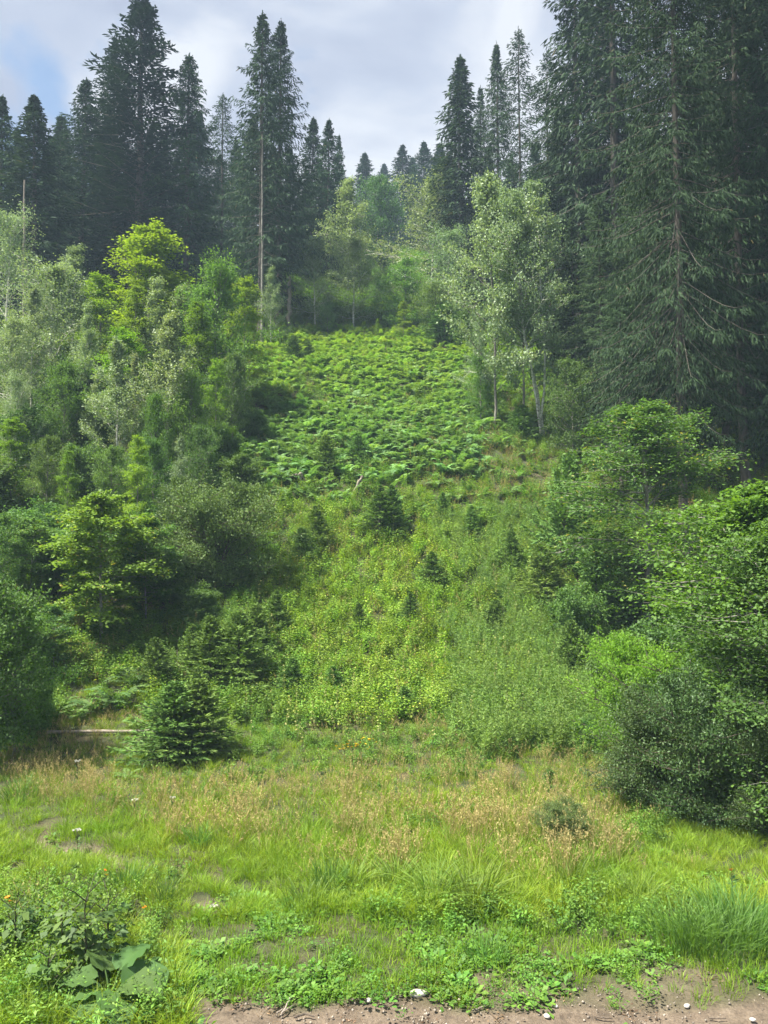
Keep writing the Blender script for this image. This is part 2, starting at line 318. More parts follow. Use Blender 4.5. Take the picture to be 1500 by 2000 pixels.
# ------------------------------------------------------------------ plant generators (return meshes)
def spruce_meshes(name, seed, h, r, base=.12, tr=.2, droop=.5, hang=.6, whorl=.42, nb=6, nt=22, nk=4, bl=.30, bw=.055,
                  top_pow=.8, gappy=.25, mat='needle', flat=False, bark='bark_spruce', young=False, top_up=.6, bare=0):
    g = np.random.default_rng(seed); T = MB(); C = MB()
    n = 14; tz = np.linspace(0, 1, n); wob = np.cumsum(g.normal(0, .012, (n, 2)), 0) * h * .25 * .3
    tp = np.stack([wob[:, 0], wob[:, 1], tz * h], 1); tp[0, :2] = 0
    rad = tr * (1 - tz) ** .75 + .012; rad[0] *= 1.35
    T.tube(tp, rad, 8)
    zs = []; z = base * h
    while z < h * .985: zs.append(z); z += whorl * (1 - .55 * z / h) * g.uniform(.7, 1.3)
    az0 = 0
    P_, D_, N_, L_, W_, v_ = [], [], [], [], [], []
    for z in zs:
        t = (z / h - base) / (1 - base); az0 += g.uniform(.3, 1.2)
        k = max(3, int(round(nb * g.uniform(.7, 1.25))))
        for j in range(k):
            if g.random() < gappy * (1 - t) * .8: continue
            az = az0 + j * 2 * pi / k + g.normal(0, .25)
            Lb = r * ((1 - t) ** top_pow) * g.uniform(.42, 1.28) + .02 * r
            Lb *= (.55 + .45 * sstep(0, .18, t)) if not young else 1
            el0 = (-.15 - .30 * (1 - t)) * droop + top_up * t ** 1.5 + (.35 if young else 0) + g.normal(0, .08)
            u = np.linspace(0, 1, 7); out_ = np.array([cos(az), sin(az), 0.0])
            sag = -droop * .38 * (u ** 1.3) + droop * .22 * u ** 4
            c0 = np.array([np.interp(z, tp[:, 2], tp[:, 0]), np.interp(z, tp[:, 2], tp[:, 1]), z])
            Pb = c0 + out_ * (u * Lb * cos(el0))[:, None] + np.array([0, 0, 1.0]) * (Lb * (u * sin(el0) + sag * (1 - .6 * t)))[:, None]
            rb = np.linspace(.10 * tr * (.3 + Lb / r), .004, 7)
            T.tube(Pb, rb, 3 if not young else 4)
            side = np.array([-sin(az), cos(az), 0.0])
            m = max(5, int(nt * (.35 + .65 * Lb / r)))
            ut = np.clip(np.linspace(.12 + .1 * (1 - t) * (not young), 1.0, m) + g.normal(0, .02, m), .05, 1)
            sg = np.where(np.arange(m) % 2, 1.0, -1.0)
            st = np.stack([np.interp(ut, u, Pb[:, i]) for i in range(3)], 1)
            tl = (.34 * Lb * (1.12 - ut) + .10 * min(Lb, 1.5)) * g.uniform(.6, 1.2, m)
            fw = unit(Pb[-1] - Pb[2])
            td = unit(side * sg[:, None] * g.uniform(.5, 1.0, m)[:, None] + fw * .75 + np.array([0, 0, -1.0]) * (hang * g.uniform(.1, .9, m)[:, None] if not flat else .12))
            # needles sprays along every twig
            uk = (np.arange(nk) + g.uniform(0, 1, (m, nk))) / nk
            pos = st[:, None] + td[:, None] * (uk * tl[:, None])[..., None]
            dd = td[:, None] + g.normal(0, .35, (m, nk, 3)) * np.array([1, 1, .7 if not flat else .3])
            dd[..., 2] -= hang * uk * (.9 if not flat else 0.05)
            ll = bl * (.7 + .5 * g.random((m, nk))) * (.28 + .72 * min(1, Lb / (.5 * r + .01)))
            pos = pos.reshape(-1, 3); dd = unit(dd.reshape(-1, 3))
            nn = np.where(np.full((len(pos), 1), flat), np.array([0, 0, 1.0]) + g.normal(0, .3, (len(pos), 3)), g.normal(0, 1, (len(pos), 3)) + np.array([0, 0, .5]))
            P_.append(pos); D_.append(dd); N_.append(nn); L_.append(ll.ravel()); W_.append(bw * g.uniform(.7, 1.3, len(pos)))
            v_.append(np.clip(g.normal(.42 + .2 * (np.repeat(ut, nk) - .5), .2, len(pos)), 0, 1))
    C.blades(np.concatenate(P_), np.concatenate(D_), np.concatenate(N_), np.concatenate(L_), np.concatenate(W_), np.concatenate(v_), wide=.4)
    # leading shoot
    k = 26; zz = g.uniform(.95, 1.0, k) * h; a = g.uniform(0, 2 * pi, k)
    C.blades(np.stack([np.interp(zz, tp[:, 2], tp[:, 0]), np.interp(zz, tp[:, 2], tp[:, 1]), zz], 1),
             np.stack([np.cos(a), np.sin(a), g.uniform(1.2, 3, k)], 1), g.normal(0, 1, (k, 3)), bl * .55 * (1.35 - (zz / h - .95) / .05 * .8), bw, .5)
    if bare:
        for j in range(bare):     # dead lower stubs
            z = g.uniform(.03, base + .25) * h; a = g.uniform(0, 2 * pi); Ls = g.uniform(.4, 1.6)
            p0 = np.array([0, 0, z]); T.tube([p0, p0 + [cos(a) * Ls * .6, sin(a) * Ls * .6, -.05 * Ls], p0 + [cos(a) * Ls, sin(a) * Ls, -.2 * Ls]], [.022, .014, .005], 3)
    return (T.mesh(name + '_trunk', M[bark]), C.mesh(name + '_crown', M[mat])), h

def broad_meshes(name, seed, h, r, base=.15, tr=.08, nprim=46, nsec=8, per=12, leaf=.09, lw=.7, spread=.22, up=.5, layered=False,
                 prof='oval', mat='leaf_green', bark='bark_grey', stems=1, lean=(0, 0), droop=.2, splay=.12, kink=.03, nclu=3, sides=6):
    g = np.random.default_rng(seed); T = MB(); C = MB(); CL = []; OD = []; SZ = []
    for s in range(stems):
        n = 12; tz = np.linspace(0, 1, n); a = 2 * pi * s / max(stems, 1) + g.uniform(0, 1)
        hs = h * (1 if s == 0 else g.uniform(.75, .96)); ln = np.array(lean) * h + (np.array([cos(a), sin(a)]) * splay * h if stems > 1 else 0)
        wob = np.cumsum(g.normal(0, kink, (n, 2)), 0) * h * .12; wob -= wob[0]
        tp = np.concatenate([wob + ln * (tz ** 1.2)[:, None], (tz * hs)[:, None]], 1)
        if stems > 1: tp[0, :2] += np.array([cos(a), sin(a)]) * tr * 1.1
        rad = tr * (1 if stems == 1 else .75) * (1 - tz) ** .8 + .008
        T.tube(tp, rad, sides)
        for j in range(max(6, int(nprim / (stems ** .6)))):
            t = (j + g.random()) / max(6, int(nprim / (stems ** .6))); z = (base + (1 - base) * t) * .97
            pr = {'oval': (sin(pi * min(1, .14 + .86 * t) ** .9) ** .8 + .06), 'cone': (1 - t) ** .7 * .95 + .12 if t > .12 else .7, 'column': .80 * (1 - t ** 1.7) + .06,
                  'round': max(.15, 1 - (abs(t - .42) / .6) ** 2.2)}[prof]
            Lb = r * pr * g.uniform(.42, 1.28); az = j * 2.399 + g.normal(0, .4)
            el = up * (.55 + .8 * t) + g.normal(0, .24)
            u = np.linspace(0, 1, 6); o_ = np.array([cos(az), sin(az), 0.0])
            c0 = np.array([np.interp(z, tz, tp[:, i]) for i in range(3)])
            Pb = c0 + o_ * (u * Lb * cos(el))[:, None] + np.array([0, 0, 1.0]) * (Lb * (u * sin(el) - droop * u ** 2.2))[:, None]
            Pb[1:] += g.normal(0, .03 * Lb, (5, 3))
            T.tube(Pb, np.linspace(.32 * tr * (.35 + .65 * Lb / r), .004, 6), 4)
            for q in range(nsec):
                uu = .22 + .8 * (q + g.random()) / nsec; uu = min(uu, 1.0)
                st = np.array([np.interp(uu, u, Pb[:, i]) for i in range(3)])
                sd = (-1) ** q; side = np.array([-sin(az), cos(az), 0]) * sd
                dr = unit(o_ * cos(el) * .7 + side * g.uniform(.2, 1.1) + np.array([0, 0, (0 if layered else .75) * max(0, sin(el)) + g.normal(.12, .30 if not layered else .10)]))
                ls = (.42 * Lb * (1.25 - uu) + .12 * r) * g.uniform(.45, 1.55)
                en = st + dr * ls + np.array([0, 0, -droop * .5 * ls])
                T.tube([st, (st + en) / 2 + g.normal(0, .03 * ls, 3), en], [.010 + .004 * ls, .006, .003], 3)
                for c in range(nclu):
                    f = (c + .6) / nclu; CL.append(st * (1 - f) + en * f); OD.append(dr); SZ.append(.4 + .6 * min(1, Lb / (.7 * r)))
        for c in range(10):
            q = .84 + .16 * c / 9; CL.append(np.array([np.interp(q, tz, tp[:, i]) for i in range(3)])); OD.append(np.array([g.normal(0, .4), g.normal(0, .4), .9])); SZ.append(.42 - .02 * c)
    CL = np.array(CL); OD = np.array(OD); m = len(CL)
    sp = (.62 if layered else .46) * spread * (np.array([1, 1, .42]) if layered else np.array([1, 1, .85])) * r / 2.5
    size = g.uniform(.45, 1.6, (m, 1, 1)) * np.array(SZ)[:, None, None]
    pos = CL[:, None] + g.normal(0, 1, (m, per, 3)) * sp * size
    if layered:
        pos[..., 2] -= .12 * np.linalg.norm(pos[..., :2] - CL[:, None, :2], axis=-1)
        nn = np.array([0, 0, 1.0]) + g.normal(0, .38, (m, per, 3)); dd = OD[:, None] * .6 + g.normal(0, .7, (m, per, 3)) * np.array([1, 1, .25]) + np.array([0, 0, -.22])
    else:
        nn = np.array([0, 0, .7]) + g.normal(0, .75, (m, per, 3)); dd = OD[:, None] * .4 + g.normal(0, .8, (m, per, 3)) + np.array([0, 0, -.3])
    v = np.clip(g.normal(.5, .16, (m, 1)) + g.normal(0, .17, (m, per)), 0, 1)
    L = 1.3 * leaf * g.uniform(.6, 1.25, (m, per))
    C.blades(pos.reshape(-1, 3), dd.reshape(-1, 3), unit(nn.reshape(-1, 3)), L.ravel(), (L * lw).ravel(), v.ravel(), fold=.12)
    top = float(np.percentile(pos[..., 2], 99.85))
    return (T.mesh(name + '_trunk', M[bark]), C.mesh(name + '_crown', M[mat])), top

def frond(b, p0, az, L, el, g, n=13, width=.17, v=.5, curl=1.0, m=0):
    """a fern frond: arched rib with pairs of pinnae"""
    u = np.linspace(0, 1, n); o = np.array([cos(az), sin(az), 0.0]); s = np.array([-sin(az), cos(az), 0.0])
    P = np.asarray(p0) + o * (L * (u * cos(el) + .18 * u ** 2 * curl))[:, None] + np.array([0, 0, 1.0]) * (L * (u * sin(el) - .52 * curl * u ** 2.4))[:, None]
    b.tube(P[::3], np.linspace(.008, .002, len(P[::3])) * L, 3, v=.35, m=m)
    T = unit(np.gradient(P, axis=0)); idx = np.arange(1, n)
    w = width * L * np.sin(pi * np.clip(.16 + .84 * u[idx], 0, 1)) ** .8 + .015 * L
    for sg in (-1, 1):
        D = s * sg + T[idx] * .45 + np.array([0, 0, -.12]) + g.normal(0, .07, (n - 1, 3))
        U = np.cross(T[idx], s); U = U * np.sign(U[:, 2:3] + 1e-6)
        b.blades(P[idx], D, U + g.normal(0, .15, U.shape), w, L / n * .95, np.clip(v + g.normal(0, .12, n - 1), 0, 1), m=m, wide=.3)

def fern_mesh(name, seed, mats, nf=9, L=.9, m=0):
    g = np.random.default_rng(seed); b = MB(); a0 = g.uniform(0, 6)
    for k in range(nf):
        frond(b, (0, 0, 0), a0 + k * 2 * pi / nf + g.normal(0, .25), L * g.uniform(.7, 1.15), g.uniform(.85, 1.35), g, v=g.uniform(.1, .9), curl=g.uniform(.8, 1.4))
    return b.mesh(name, mats)

def tuft(b, g, n, h, w, spread, lean=.35, seg=3, v=(.2, .8), m=0, p0=(0, 0, 0)):
    a = g.uniform(0, 2 * pi, n); rr = spread * np.sqrt(g.random(n)); hh = h * g.uniform(.55, 1.15, n); ln = lean * g.uniform(.2, 1.6, n)
    o = np.stack([np.cos(a), np.sin(a), 0 * a], 1); base = np.asarray(p0) + o * rr[:, None] + g.normal(0, spread * .2, (n, 3)) * [1, 1, 0]
    b2 = g.uniform(0, 2 * pi, n); side = np.stack([np.cos(b2), np.sin(b2), 0 * b2], 1)
    us = np.linspace(0, 1, seg + 1); V = []
    for u in us[:-1]:
        c = base + o * (ln * hh * u ** 2)[:, None] + np.array([0, 0, 1.0]) * (hh * (u - .35 * ln * u ** 2.5))[:, None]
        ww = (w * (1 - .5 * u))
        V += [c - side * ww / 2, c + side * ww / 2]
    tip = base + o * (ln * hh)[:, None] + np.array([0, 0, 1.0]) * (hh * (1 - .35 * ln))[:, None]; V.append(tip)
    V = np.stack(V, 1); k = V.shape[1]; off = (np.arange(n) * k)[:, None]
    Q = np.concatenate([off + np.array([2 * i, 2 * i + 1, 2 * i + 3, 2 * i + 2]) for i in range(seg - 1)]) if seg > 1 else None
    T = off + np.array([2 * seg - 2, 2 * seg - 1, 2 * seg])
    b.add(V.reshape(-1, 3), Q, T, v=np.repeat(g.uniform(v[0], v[1], n), k), m=m)

# ------------------------------------------------------------------ ground cover scattered over the land
PROTO = {}
def proto_collection(name, meshes):
    c = bpy.data.collections.new(name)
    for i, me in enumerate(meshes):
        c.objects.link(bpy.data.objects.new('%s_%02d' % (name, i), me))
    return c
def scatter(name, coll, nproto, pts, scl, tint, label, cat, g, tilt=.12, idx=None):
    n = len(pts); me = bpy.data.meshes.new(name); me.vertices.add(n); me.vertices.foreach_set('co', np.asarray(pts, np.float32).ravel())
    def at(nm, ty, f, arr): a = me.attributes.new(nm, ty, 'POINT'); a.data.foreach_set(f, np.ascontiguousarray(arr).ravel())
    rot = np.stack([g.normal(0, tilt, n), g.normal(0, tilt, n), g.uniform(0, 2 * pi, n)], 1).astype(np.float32)
    at('rot', 'FLOAT_VECTOR', 'vector', rot); at('scl', 'FLOAT', 'value', np.asarray(scl, np.float32))
    at('pick', 'INT', 'value', (g.integers(0, nproto, n) if idx is None else idx).astype(np.int32))
    at('tint', 'FLOAT_COLOR', 'color', np.concatenate([tint, np.ones((n, 1))], 1).astype(np.float32))
    ob = link(bpy.data.objects.new(name, me))
    ng = bpy.data.node_groups.new(name + '_nodes', 'GeometryNodeTree')
    ng.interface.new_socket('Geometry', in_out='INPUT', socket_type='NodeSocketGeometry'); ng.interface.new_socket('Geometry', in_out='OUTPUT', socket_type='NodeSocketGeometry')
    A = ng.nodes.new; K = ng.links.new
    gi = A('NodeGroupInput'); go = A('NodeGroupOutput'); ip = A('GeometryNodeInstanceOnPoints'); ci = A('GeometryNodeCollectionInfo')
    ci.inputs['Collection'].default_value = coll; ci.inputs['Separate Children'].default_value = True; ci.inputs['Reset Children'].default_value = True
    ip.inputs['Pick Instance'].default_value = True
    m2 = A('GeometryNodeMeshToPoints'); K(gi.outputs[0], m2.inputs['Mesh']); K(m2.outputs[0], ip.inputs['Points']); K(ci.outputs[0], ip.inputs['Instance'])
    def na(nm, ty): q = A('GeometryNodeInputNamedAttribute'); q.data_type = ty; q.inputs[0].default_value = nm; return q.outputs['Attribute']
    K(na('pick', 'INT'), ip.inputs['Instance Index'])
    er = A('FunctionNodeEulerToRotation'); K(na('rot', 'FLOAT_VECTOR'), er.inputs[0]); K(er.outputs[0], ip.inputs['Rotation'])
    K(na('scl', 'FLOAT'), ip.inputs['Scale']); K(ip.outputs[0], go.inputs[0])
    md = ob.modifiers.new('scatter', 'NODES'); md.node_group = ng
    ob['kind'] = 'stuff'; ob['label'] = label; ob['category'] = cat
    return ob

def cover_points(g, dens, x0, x1, y0, y1, margin=140):
    """random ground points inside the view with room to the sides; dens per square metre as a function of distance"""
    P = []
    step = 2.0
    for ya in np.arange(y0, y1, step):
        half = min(max(abs(x0), abs(x1)), (750 + margin) / FPX * (ya + step) * 1.12 + 1)
        xa, xb = max(x0, -half), min(x1, half)
        k = int(dens(ya + 1) * (xb - xa) * step)
        P.append(np.stack([g.uniform(xa, xb, k), g.uniform(ya, min(ya + step, y1), k)], 1))
    P = np.concatenate(P); z = ground_z(P[:, 0], P[:, 1]); px, py, dep = project(P[:, 0], P[:, 1], z)
    return P[:, 0], P[:, 1], z, px, py
def lerp3(a, b, t): return np.asarray(a)[None] * (1 - t[:, None]) + np.asarray(b)[None] * t[:, None]

g = np.random.default_rng(5)
# prototypes ------------------------------------------------------
def mk(fn, count, mats, seed):
    o = []
    for i in range(count):
        b = MB(); fn(b, np.random.default_rng(seed + i)); o.append(b.mesh('proto', mats))
    return o
short_grass = mk(lambda b, g: tuft(b, g, 26, .13, .007, .10, .6, 2), 4, G['grass_blades'], 100)
mid_grass = mk(lambda b, g: tuft(b, g, 36, .27, .008, .13, .65, 3), 4, G['grass_blades'], 110)
def seedhead(b, g):
    tuft(b, g, 22, .30, .007, .12, .6, 3, m=1)
    n = 10; a = g.uniform(0, 2 * pi, n); rr = g.uniform(0, .14, n); h = g.uniform(.32, .62, n)
    for i in range(n):
        p = np.array([cos(a[i]) * rr[i], sin(a[i]) * rr[i], 0]); le = g.normal(0, .14, 2)
        e_ = p + np.array([le[0], le[1], h[i]]); mpt = p * .5 + e_ * .5 + np.array([-le[0], -le[1], 0]) * .12
        b.tube([p, mpt, e_], [.0022, .0018, .0014], 3, v=g.uniform(.2, .7))
        k = 14; tt = g.uniform(.72, 1.0, k)[:, None]; q = mpt * 2 * (1 - tt) + e_ * (2 * tt - 1)
        b.blades(q, g.normal(0, .5, (k, 3)) + [0, 0, .7], g.normal(0, 1, (k, 3)), g.uniform(.02, .045, k), .008, g.uniform(.4, 1, k))
dry_grass = mk(seedhead, 4, [G['dry_grass_stems'], G['grass_blades']], 120)
sedge = mk(lambda b, g: tuft(b, g, 50, .62, .013, .14, .85, 4), 3, G['sedge_blades'], 130)
def rosette(b, g, n=16, L=.10, h=.06, lw=.55, wide=.55):
    a = g.uniform(0, 2 * pi, n); rr = g.uniform(0, .13, n); P = np.stack([np.cos(a) * rr, np.sin(a) * rr, g.uniform(.01, h, n)], 1)
    LL = L * g.uniform(.6, 1.25, n)
    b.blades(P, np.stack([np.cos(a), np.sin(a), g.uniform(-.1, .7, n)], 1), np.array([0, 0, 1.0]) + g.normal(0, .25, (n, 3)), LL, LL * lw, g.uniform(.1, .9, n), fold=.15, wide=wide)
plantain = mk(lambda b, g: rosette(b, g, 16, .10, .06, .6), 3, G['herb_leaves'], 140)
clover = mk(lambda b, g: rosette(b, g, 40, .035, .11, .9), 3, G['herb_leaves'], 150)
def leafy(b, g, nst=5, h=.7, nl=22, L=.10, lw=.55, sp=.18, flat=.35):
    for s in range(nst):
        a = g.uniform(0, 2 * pi); p0 = np.array([cos(a) * sp * g.random(), sin(a) * sp * g.random(), 0]); hh = h * g.uniform(.6, 1.15)
        ln = g.normal(0, .22, 2) * hh; p2 = p0 + [ln[0], ln[1], hh]; p1 = (p0 + p2) / 2 + [-ln[0] * .2, -ln[1] * .2, hh * .06]
        b.tube([p0, p1, p2], [.006, .0045, .002], 3, v=.3)
        u = (np.arange(nl) + g.random(nl)) / nl * .85 + .15; P = (1 - u)[:, None] ** 2 * p0 + (2 * u * (1 - u))[:, None] * p1 + (u ** 2)[:, None] * p2
        az = np.arange(nl) * 2.4 + g.normal(0, .3, nl); off = g.uniform(.02, .10, nl)[:, None] * h
        o = np.stack([np.cos(az), np.sin(az), 0 * az], 1); P = P + o * off
        LL = L * g.uniform(.55, 1.2, nl) * (1.15 - .5 * u)
        b.blades(P, o + np.stack([0 * u, 0 * u, g.uniform(-.5, .4, nl)], 1), np.array([0, 0, 1.0]) + g.normal(0, flat, (nl, 3)), LL, LL * lw, np.clip(g.normal(.5, .22, nl) + .1 * (u - .5), 0, 1), fold=.15)
bramble = mk(lambda b, g: leafy(b, g, 6, .75, 22, .105, .62, .25, .35), 5, G['bramble_leaves'], 160)
herb_mid = mk(lambda b, g: leafy(b, g, 6, .42, 16, .075, .45, .15, .4), 4, G['herb_leaves'], 170)
def wispy(b, g):
    for s in range(9):
        a = g.uniform(0, 2 * pi); rr = g.uniform(0, .2); p0 = np.array([cos(a) * rr, sin(a) * rr, 0]); hh = g.uniform(.4, .85); ln = g.normal(0, .12, 2)
        p2 = p0 + [ln[0], ln[1], hh]; b.tube([p0, p2], [.003, .0015], 3)
        k = 26; u = g.uniform(.2, 1, k)[:, None]; P = p0 * (1 - u) + p2 * u; az = g.uniform(0, 2 * pi, k)
        b.blades(P, np.stack([np.cos(az), np.sin(az), g.uniform(.1, .9, k)], 1), g.normal(0, 1, (k, 3)), .13 * (1.25 - u[:, 0]), .016, g.random(k))
horsetail = mk(wispy, 4, G['fine_stems'], 180)
def spike(b, g):
    tuft(b, g, 5, .3, .012, .05, .6, 2, m=0)
    b.tube([(0, 0, 0), (.02, 0, .5), (0, .02, 1.0)], [.006, .005, .003], 3, v=.3)
    k = 26; z = g.uniform(.45, 1.0, k); a = g.uniform(0, 6.28, k)
    b.blades(np.stack([0 * z, 0 * z, z], 1), np.stack([np.cos(a), np.sin(a), .1 * z], 1), g.normal(0, 1, (k, 3)), .045, .03, .97 + 0 * z)
ferns_s = [fern_mesh('proto', 190 + i, G['fern_scatter'], 9 + i % 3, .72) for i in range(5)]
def litter_(b, g):
    n = 22; P = np.stack([g.uniform(-.3, .3, n), g.uniform(-.3, .3, n), g.uniform(0, .03, n)], 1); a = g.uniform(0, 6.28, n)
    b.blades(P, np.stack([np.cos(a), np.sin(a), 0 * a], 1), np.array([0, 0, 1.0]) + g.normal(0, .3, (n, 3)), g.uniform(.04, .10, n), .03, g.random(n))
    for i in range(3):
        p = np.array([g.uniform(-.3, .3), g.uniform(-.3, .3), .015]); a = g.uniform(0, 6.28); L = g.uniform(.1, .4)
        b.tube([p, p + [cos(a) * L, sin(a) * L, .02]], [.006, .003], 3, v=.4)
litter = mk(litter_, 3, G['litter'], 200)
def pebbles_(b, g):
    for i in range(9):
        c = np.array([g.uniform(-.2, .2), g.uniform(-.2, .2), 0]); s = g.uniform(.004, .016)
        V = np.array([[1, 0, 0], [.3, .9, 0], [-.8, .6, 0], [-.9, -.5, 0], [.2, -1, 0], [0, 0, .9], [.1, .1, -.5]]) * s * g.uniform(.7, 1.3, (7, 3)) + c
        b.add(V, None, [[0, 1, 5], [1, 2, 5], [2, 3, 5], [3, 4, 5], [4, 0, 5], [1, 0, 6], [2, 1, 6], [3, 2, 6], [4, 3, 6], [0, 4, 6]], v=g.random())
pebm = leaf_mat('gravel_stone', (.14, .12, .10), (.34, .31, .27), 0.0, inst=True, tcol=(1, 1, 1))
pebbles = mk(pebbles_, 3, pebm, 210)

def fern_zone(px, py):     # 1 inside the fern field of the photo
    a = sstep(440, 520, px + (py - 900) * .10) * (1 - sstep(900, 1010, px + (py - 700) * -.05)) * sstep(635, 660, py) * (1 - sstep(845, 1000, py + (px - 700) * .10))
    X_, Y_, n_ = px, py, vnoise(np.asarray(px) * 1.0, np.asarray(py) * 1.6, 77, 3, 60.0)
    return a * (1 - .8 * sstep(.60, .72, n_)) * sstep(.05, .35, a + (n_ - .5) * .8)
ONE = np.ones(3)
# 1 meadow grass
x, y, z, px, py = cover_points(g, lambda d: 75 if d < 12 else 42, -14, 16, 5.6, 22)
dirt = road_mask(x, y); n1_ = vnoise(x, y, 60, 3, 1.6)
tall = sstep(1500, 1560, py) * (1 - sstep(1760, 1810, py)) 
left_wild = (1 - sstep(250, 420, px)) * sstep(1620, 1700, py)
keep = (g.random(len(x)) > dirt * 1.05)
idx_s = keep & ((py > 1770) & (left_wild < .5) | (g.random(len(x)) < .25))
x0_, y0_, z0_ = x[idx_s], y[idx_s], z[idx_s]; t = vnoise(x0_, y0_, 61, 3, 1.1)
dm_ = dirt[idx_s]
scatter('short_grass', proto_collection('short_grass', short_grass), 4, np.stack([x0_, y0_, z0_], 1), g.uniform(.6, 1.25, len(x0_)) * (1 - .4 * dm_), lerp3((.85, 1.0, .75), (1.15, 1.1, .9), t),
        'short bright green turf between the meadow and the dirt verge', 'grass', g)
kk = keep & ((py <= 1800) | (left_wild > .3)); x1_, y1_, z1_, p1, q1 = x[kk], y[kk], z[kk], px[kk], py[kk]
dryness = sstep(.42, .62, vnoise(x1_, y1_, 62, 3, 2.2)) * (1 - sstep(1690, 1740, q1)) * sstep(1330, 1450, q1)
dryness = np.maximum(dryness, .9 * np.exp(-((p1 - 650) / 420) ** 2 - ((q1 - 1630) / 34) ** 2))
dryness = np.maximum(dryness, .9 * np.exp(-((p1 - 40) / 130) ** 2 - ((q1 - 1690) / 60) ** 2))
dryness = np.maximum(dryness, .9 * np.exp(-((p1 - 1070) / 110) ** 2 - ((q1 - 1700) / 34) ** 2))
s_, t_, L_t = track_u(x1_, y1_); ont = sstep(-2, 0, t_) * (1 - sstep(L_t, L_t + 1.2, t_)) * (1 - sstep(1.0, 1.5, np.abs(s_ + .1)))
shade_r = sstep(1180, 1260, p1) * (1 - sstep(1720, 1760, q1)); dryness = dryness * (1 - ont) * (1 - .8 * shade_r)
rr_ = g.random(len(x1_)); isdry = rr_ < dryness * (.30 + .25 * (p1 < 200))
gx = ~isdry
tg = vnoise(x1_, y1_, 63, 3, 1.4)
rut_ = ont * np.clip(np.exp(-((s_ - .45) / .15) ** 2) + np.exp(-((s_ + .65) / .15) ** 2), 0, 1)
sc = (1 - .3 * rut_) * g.uniform(.6, 1.2, len(x1_)) * (1 - .25 * ont) * (.62 + .38 * sstep(1480, 1640, q1)) * (1 - .35 * shade_r)
scatter('meadow_grass', proto_collection('meadow_grass', mid_grass), 4, np.stack([x1_, y1_, z1_], 1)[gx], sc[gx], lerp3((.95, 1.0, .8), (1.45, 1.15, .85), tg)[gx],
        'knee-high green meadow grass around the old cart track', 'grass', g)
dd_ = isdry
scatter('dry_meadow_grass', proto_collection('dry_meadow_grass', dry_grass), 4, np.stack([x1_, y1_, z1_], 1)[dd_], sc[dd_] * .95, lerp3((.9, .88, .85), (1.15, 1.05, 1.0), tg)[dd_],
        'brownish pink seeding grass in dry patches of the meadow', 'grass', g)
# 2 low herbs in the turf and at the road edge
x, y, z, px, py = cover_points(g, lambda d: 120 if d < 10 else 16, -10, 12, 5.7, 16)
dirt = road_mask(x, y); cl = vnoise(x, y, 70, 3, .6)
kp = (g.random(len(x)) < np.clip(sstep(.40, .60, cl) * (1 - .75 * dirt), 0, 1)) & ((py > 1760) | (g.random(len(x)) < .3)) & (py < 2150)
kp &= ~((dirt > .8) & (py > 1965) & (g.random(len(x)) < .93))
pi_ = np.where(g.random(len(x)) < .45, g.integers(0, 3, len(x)), g.integers(3, 6, len(x)))
scatter('low_weeds', proto_collection('low_weeds', plantain + clover), 6, np.stack([x, y, z + .005], 1)[kp], g.uniform(.35, .85, kp.sum()), lerp3((.8, .95, .75), (1.15, 1.15, 1.0), vnoise(x, y, 71, 2, .9))[kp],
        'broad-leaved plantain and clover creeping over the edge of the dirt verge', 'weeds', g, idx=pi_[kp])
# 3 taller herbs: bottom left and through the meadow and slope foot
x, y, z, px, py = cover_points(g, lambda d: 34 if d < 12 else 22, -16, 18, 5.8, 24)
dirt = road_mask(x, y); hz = vnoise(x, y, 80, 3, 1.5)
wl = np.clip((1 - sstep(230, 400, px)) * sstep(1700, 1780, py) * 1.0 + sstep(.52, .70, hz) * (py < 1650) * .9 * (.35 + .65 * sstep(500, 800, px)) + sstep(1560, 1440, py) * sstep(330, 560, px) * .8, 0, 1)
wl = np.maximum(wl, np.exp(-((px - 1050) / 330) ** 2 - ((py - 1800) / 30) ** 2) * .8)
kp = (g.random(len(x)) < wl * .85) & (dirt < .4) & (g.random(len(x)) < .9)
scatter('meadow_herbs', proto_collection('meadow_herbs', herb_mid), 4, np.stack([x, y, z], 1)[kp], g.uniform(.45, .85, kp.sum()), lerp3((.85, .95, .8), (1.25, 1.18, .9), vnoise(x, y, 81, 3, 1.2))[kp],
        'leafy green herbs growing through the meadow and bottom left corner', 'herbs', g)
# 4 bramble and nettle cover of the slope
x, y, z, px, py = cover_points(g, lambda d: 20 if d < 30 else 13, -40, 42, 15, 58)
fz = fern_zone(px, py); brown = np.exp(-((px - 960) / 120) ** 2 - ((py - 925) / 60) ** 2) + .8 * np.exp(-((px - 300) / 90) ** 2 - ((py - 1200) / 40) ** 2)
hz = vnoise(x, y, 90, 3, 3.0)
fine = np.clip(sstep(830, 950, px) * sstep(1190, 1260, py) * (1 - sstep(1440, 1500, py)) * (1 - sstep(1160, 1220, px)) * 1.2 + .6 * sstep(.62, .7, vnoise(x, y, 91, 2, 4)) * (py > 1000), 0, 1)
kp = (g.random(len(x)) < (1 - fz) * (1 - .75 * np.clip(brown, 0, 1)) * (1 - .93 * np.exp(-((px - 205) / 110) ** 4 - ((py - 1385) / 55) ** 4))) & (py < 1425 + 90 * (hz - .5)) & (g.random(len(x)) > fine * .5)
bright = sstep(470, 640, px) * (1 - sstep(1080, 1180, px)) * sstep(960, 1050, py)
tt = np.clip(.35 * bright + .8 * (vnoise(x, y, 92, 3, 2.4) - .2), 0, 1)
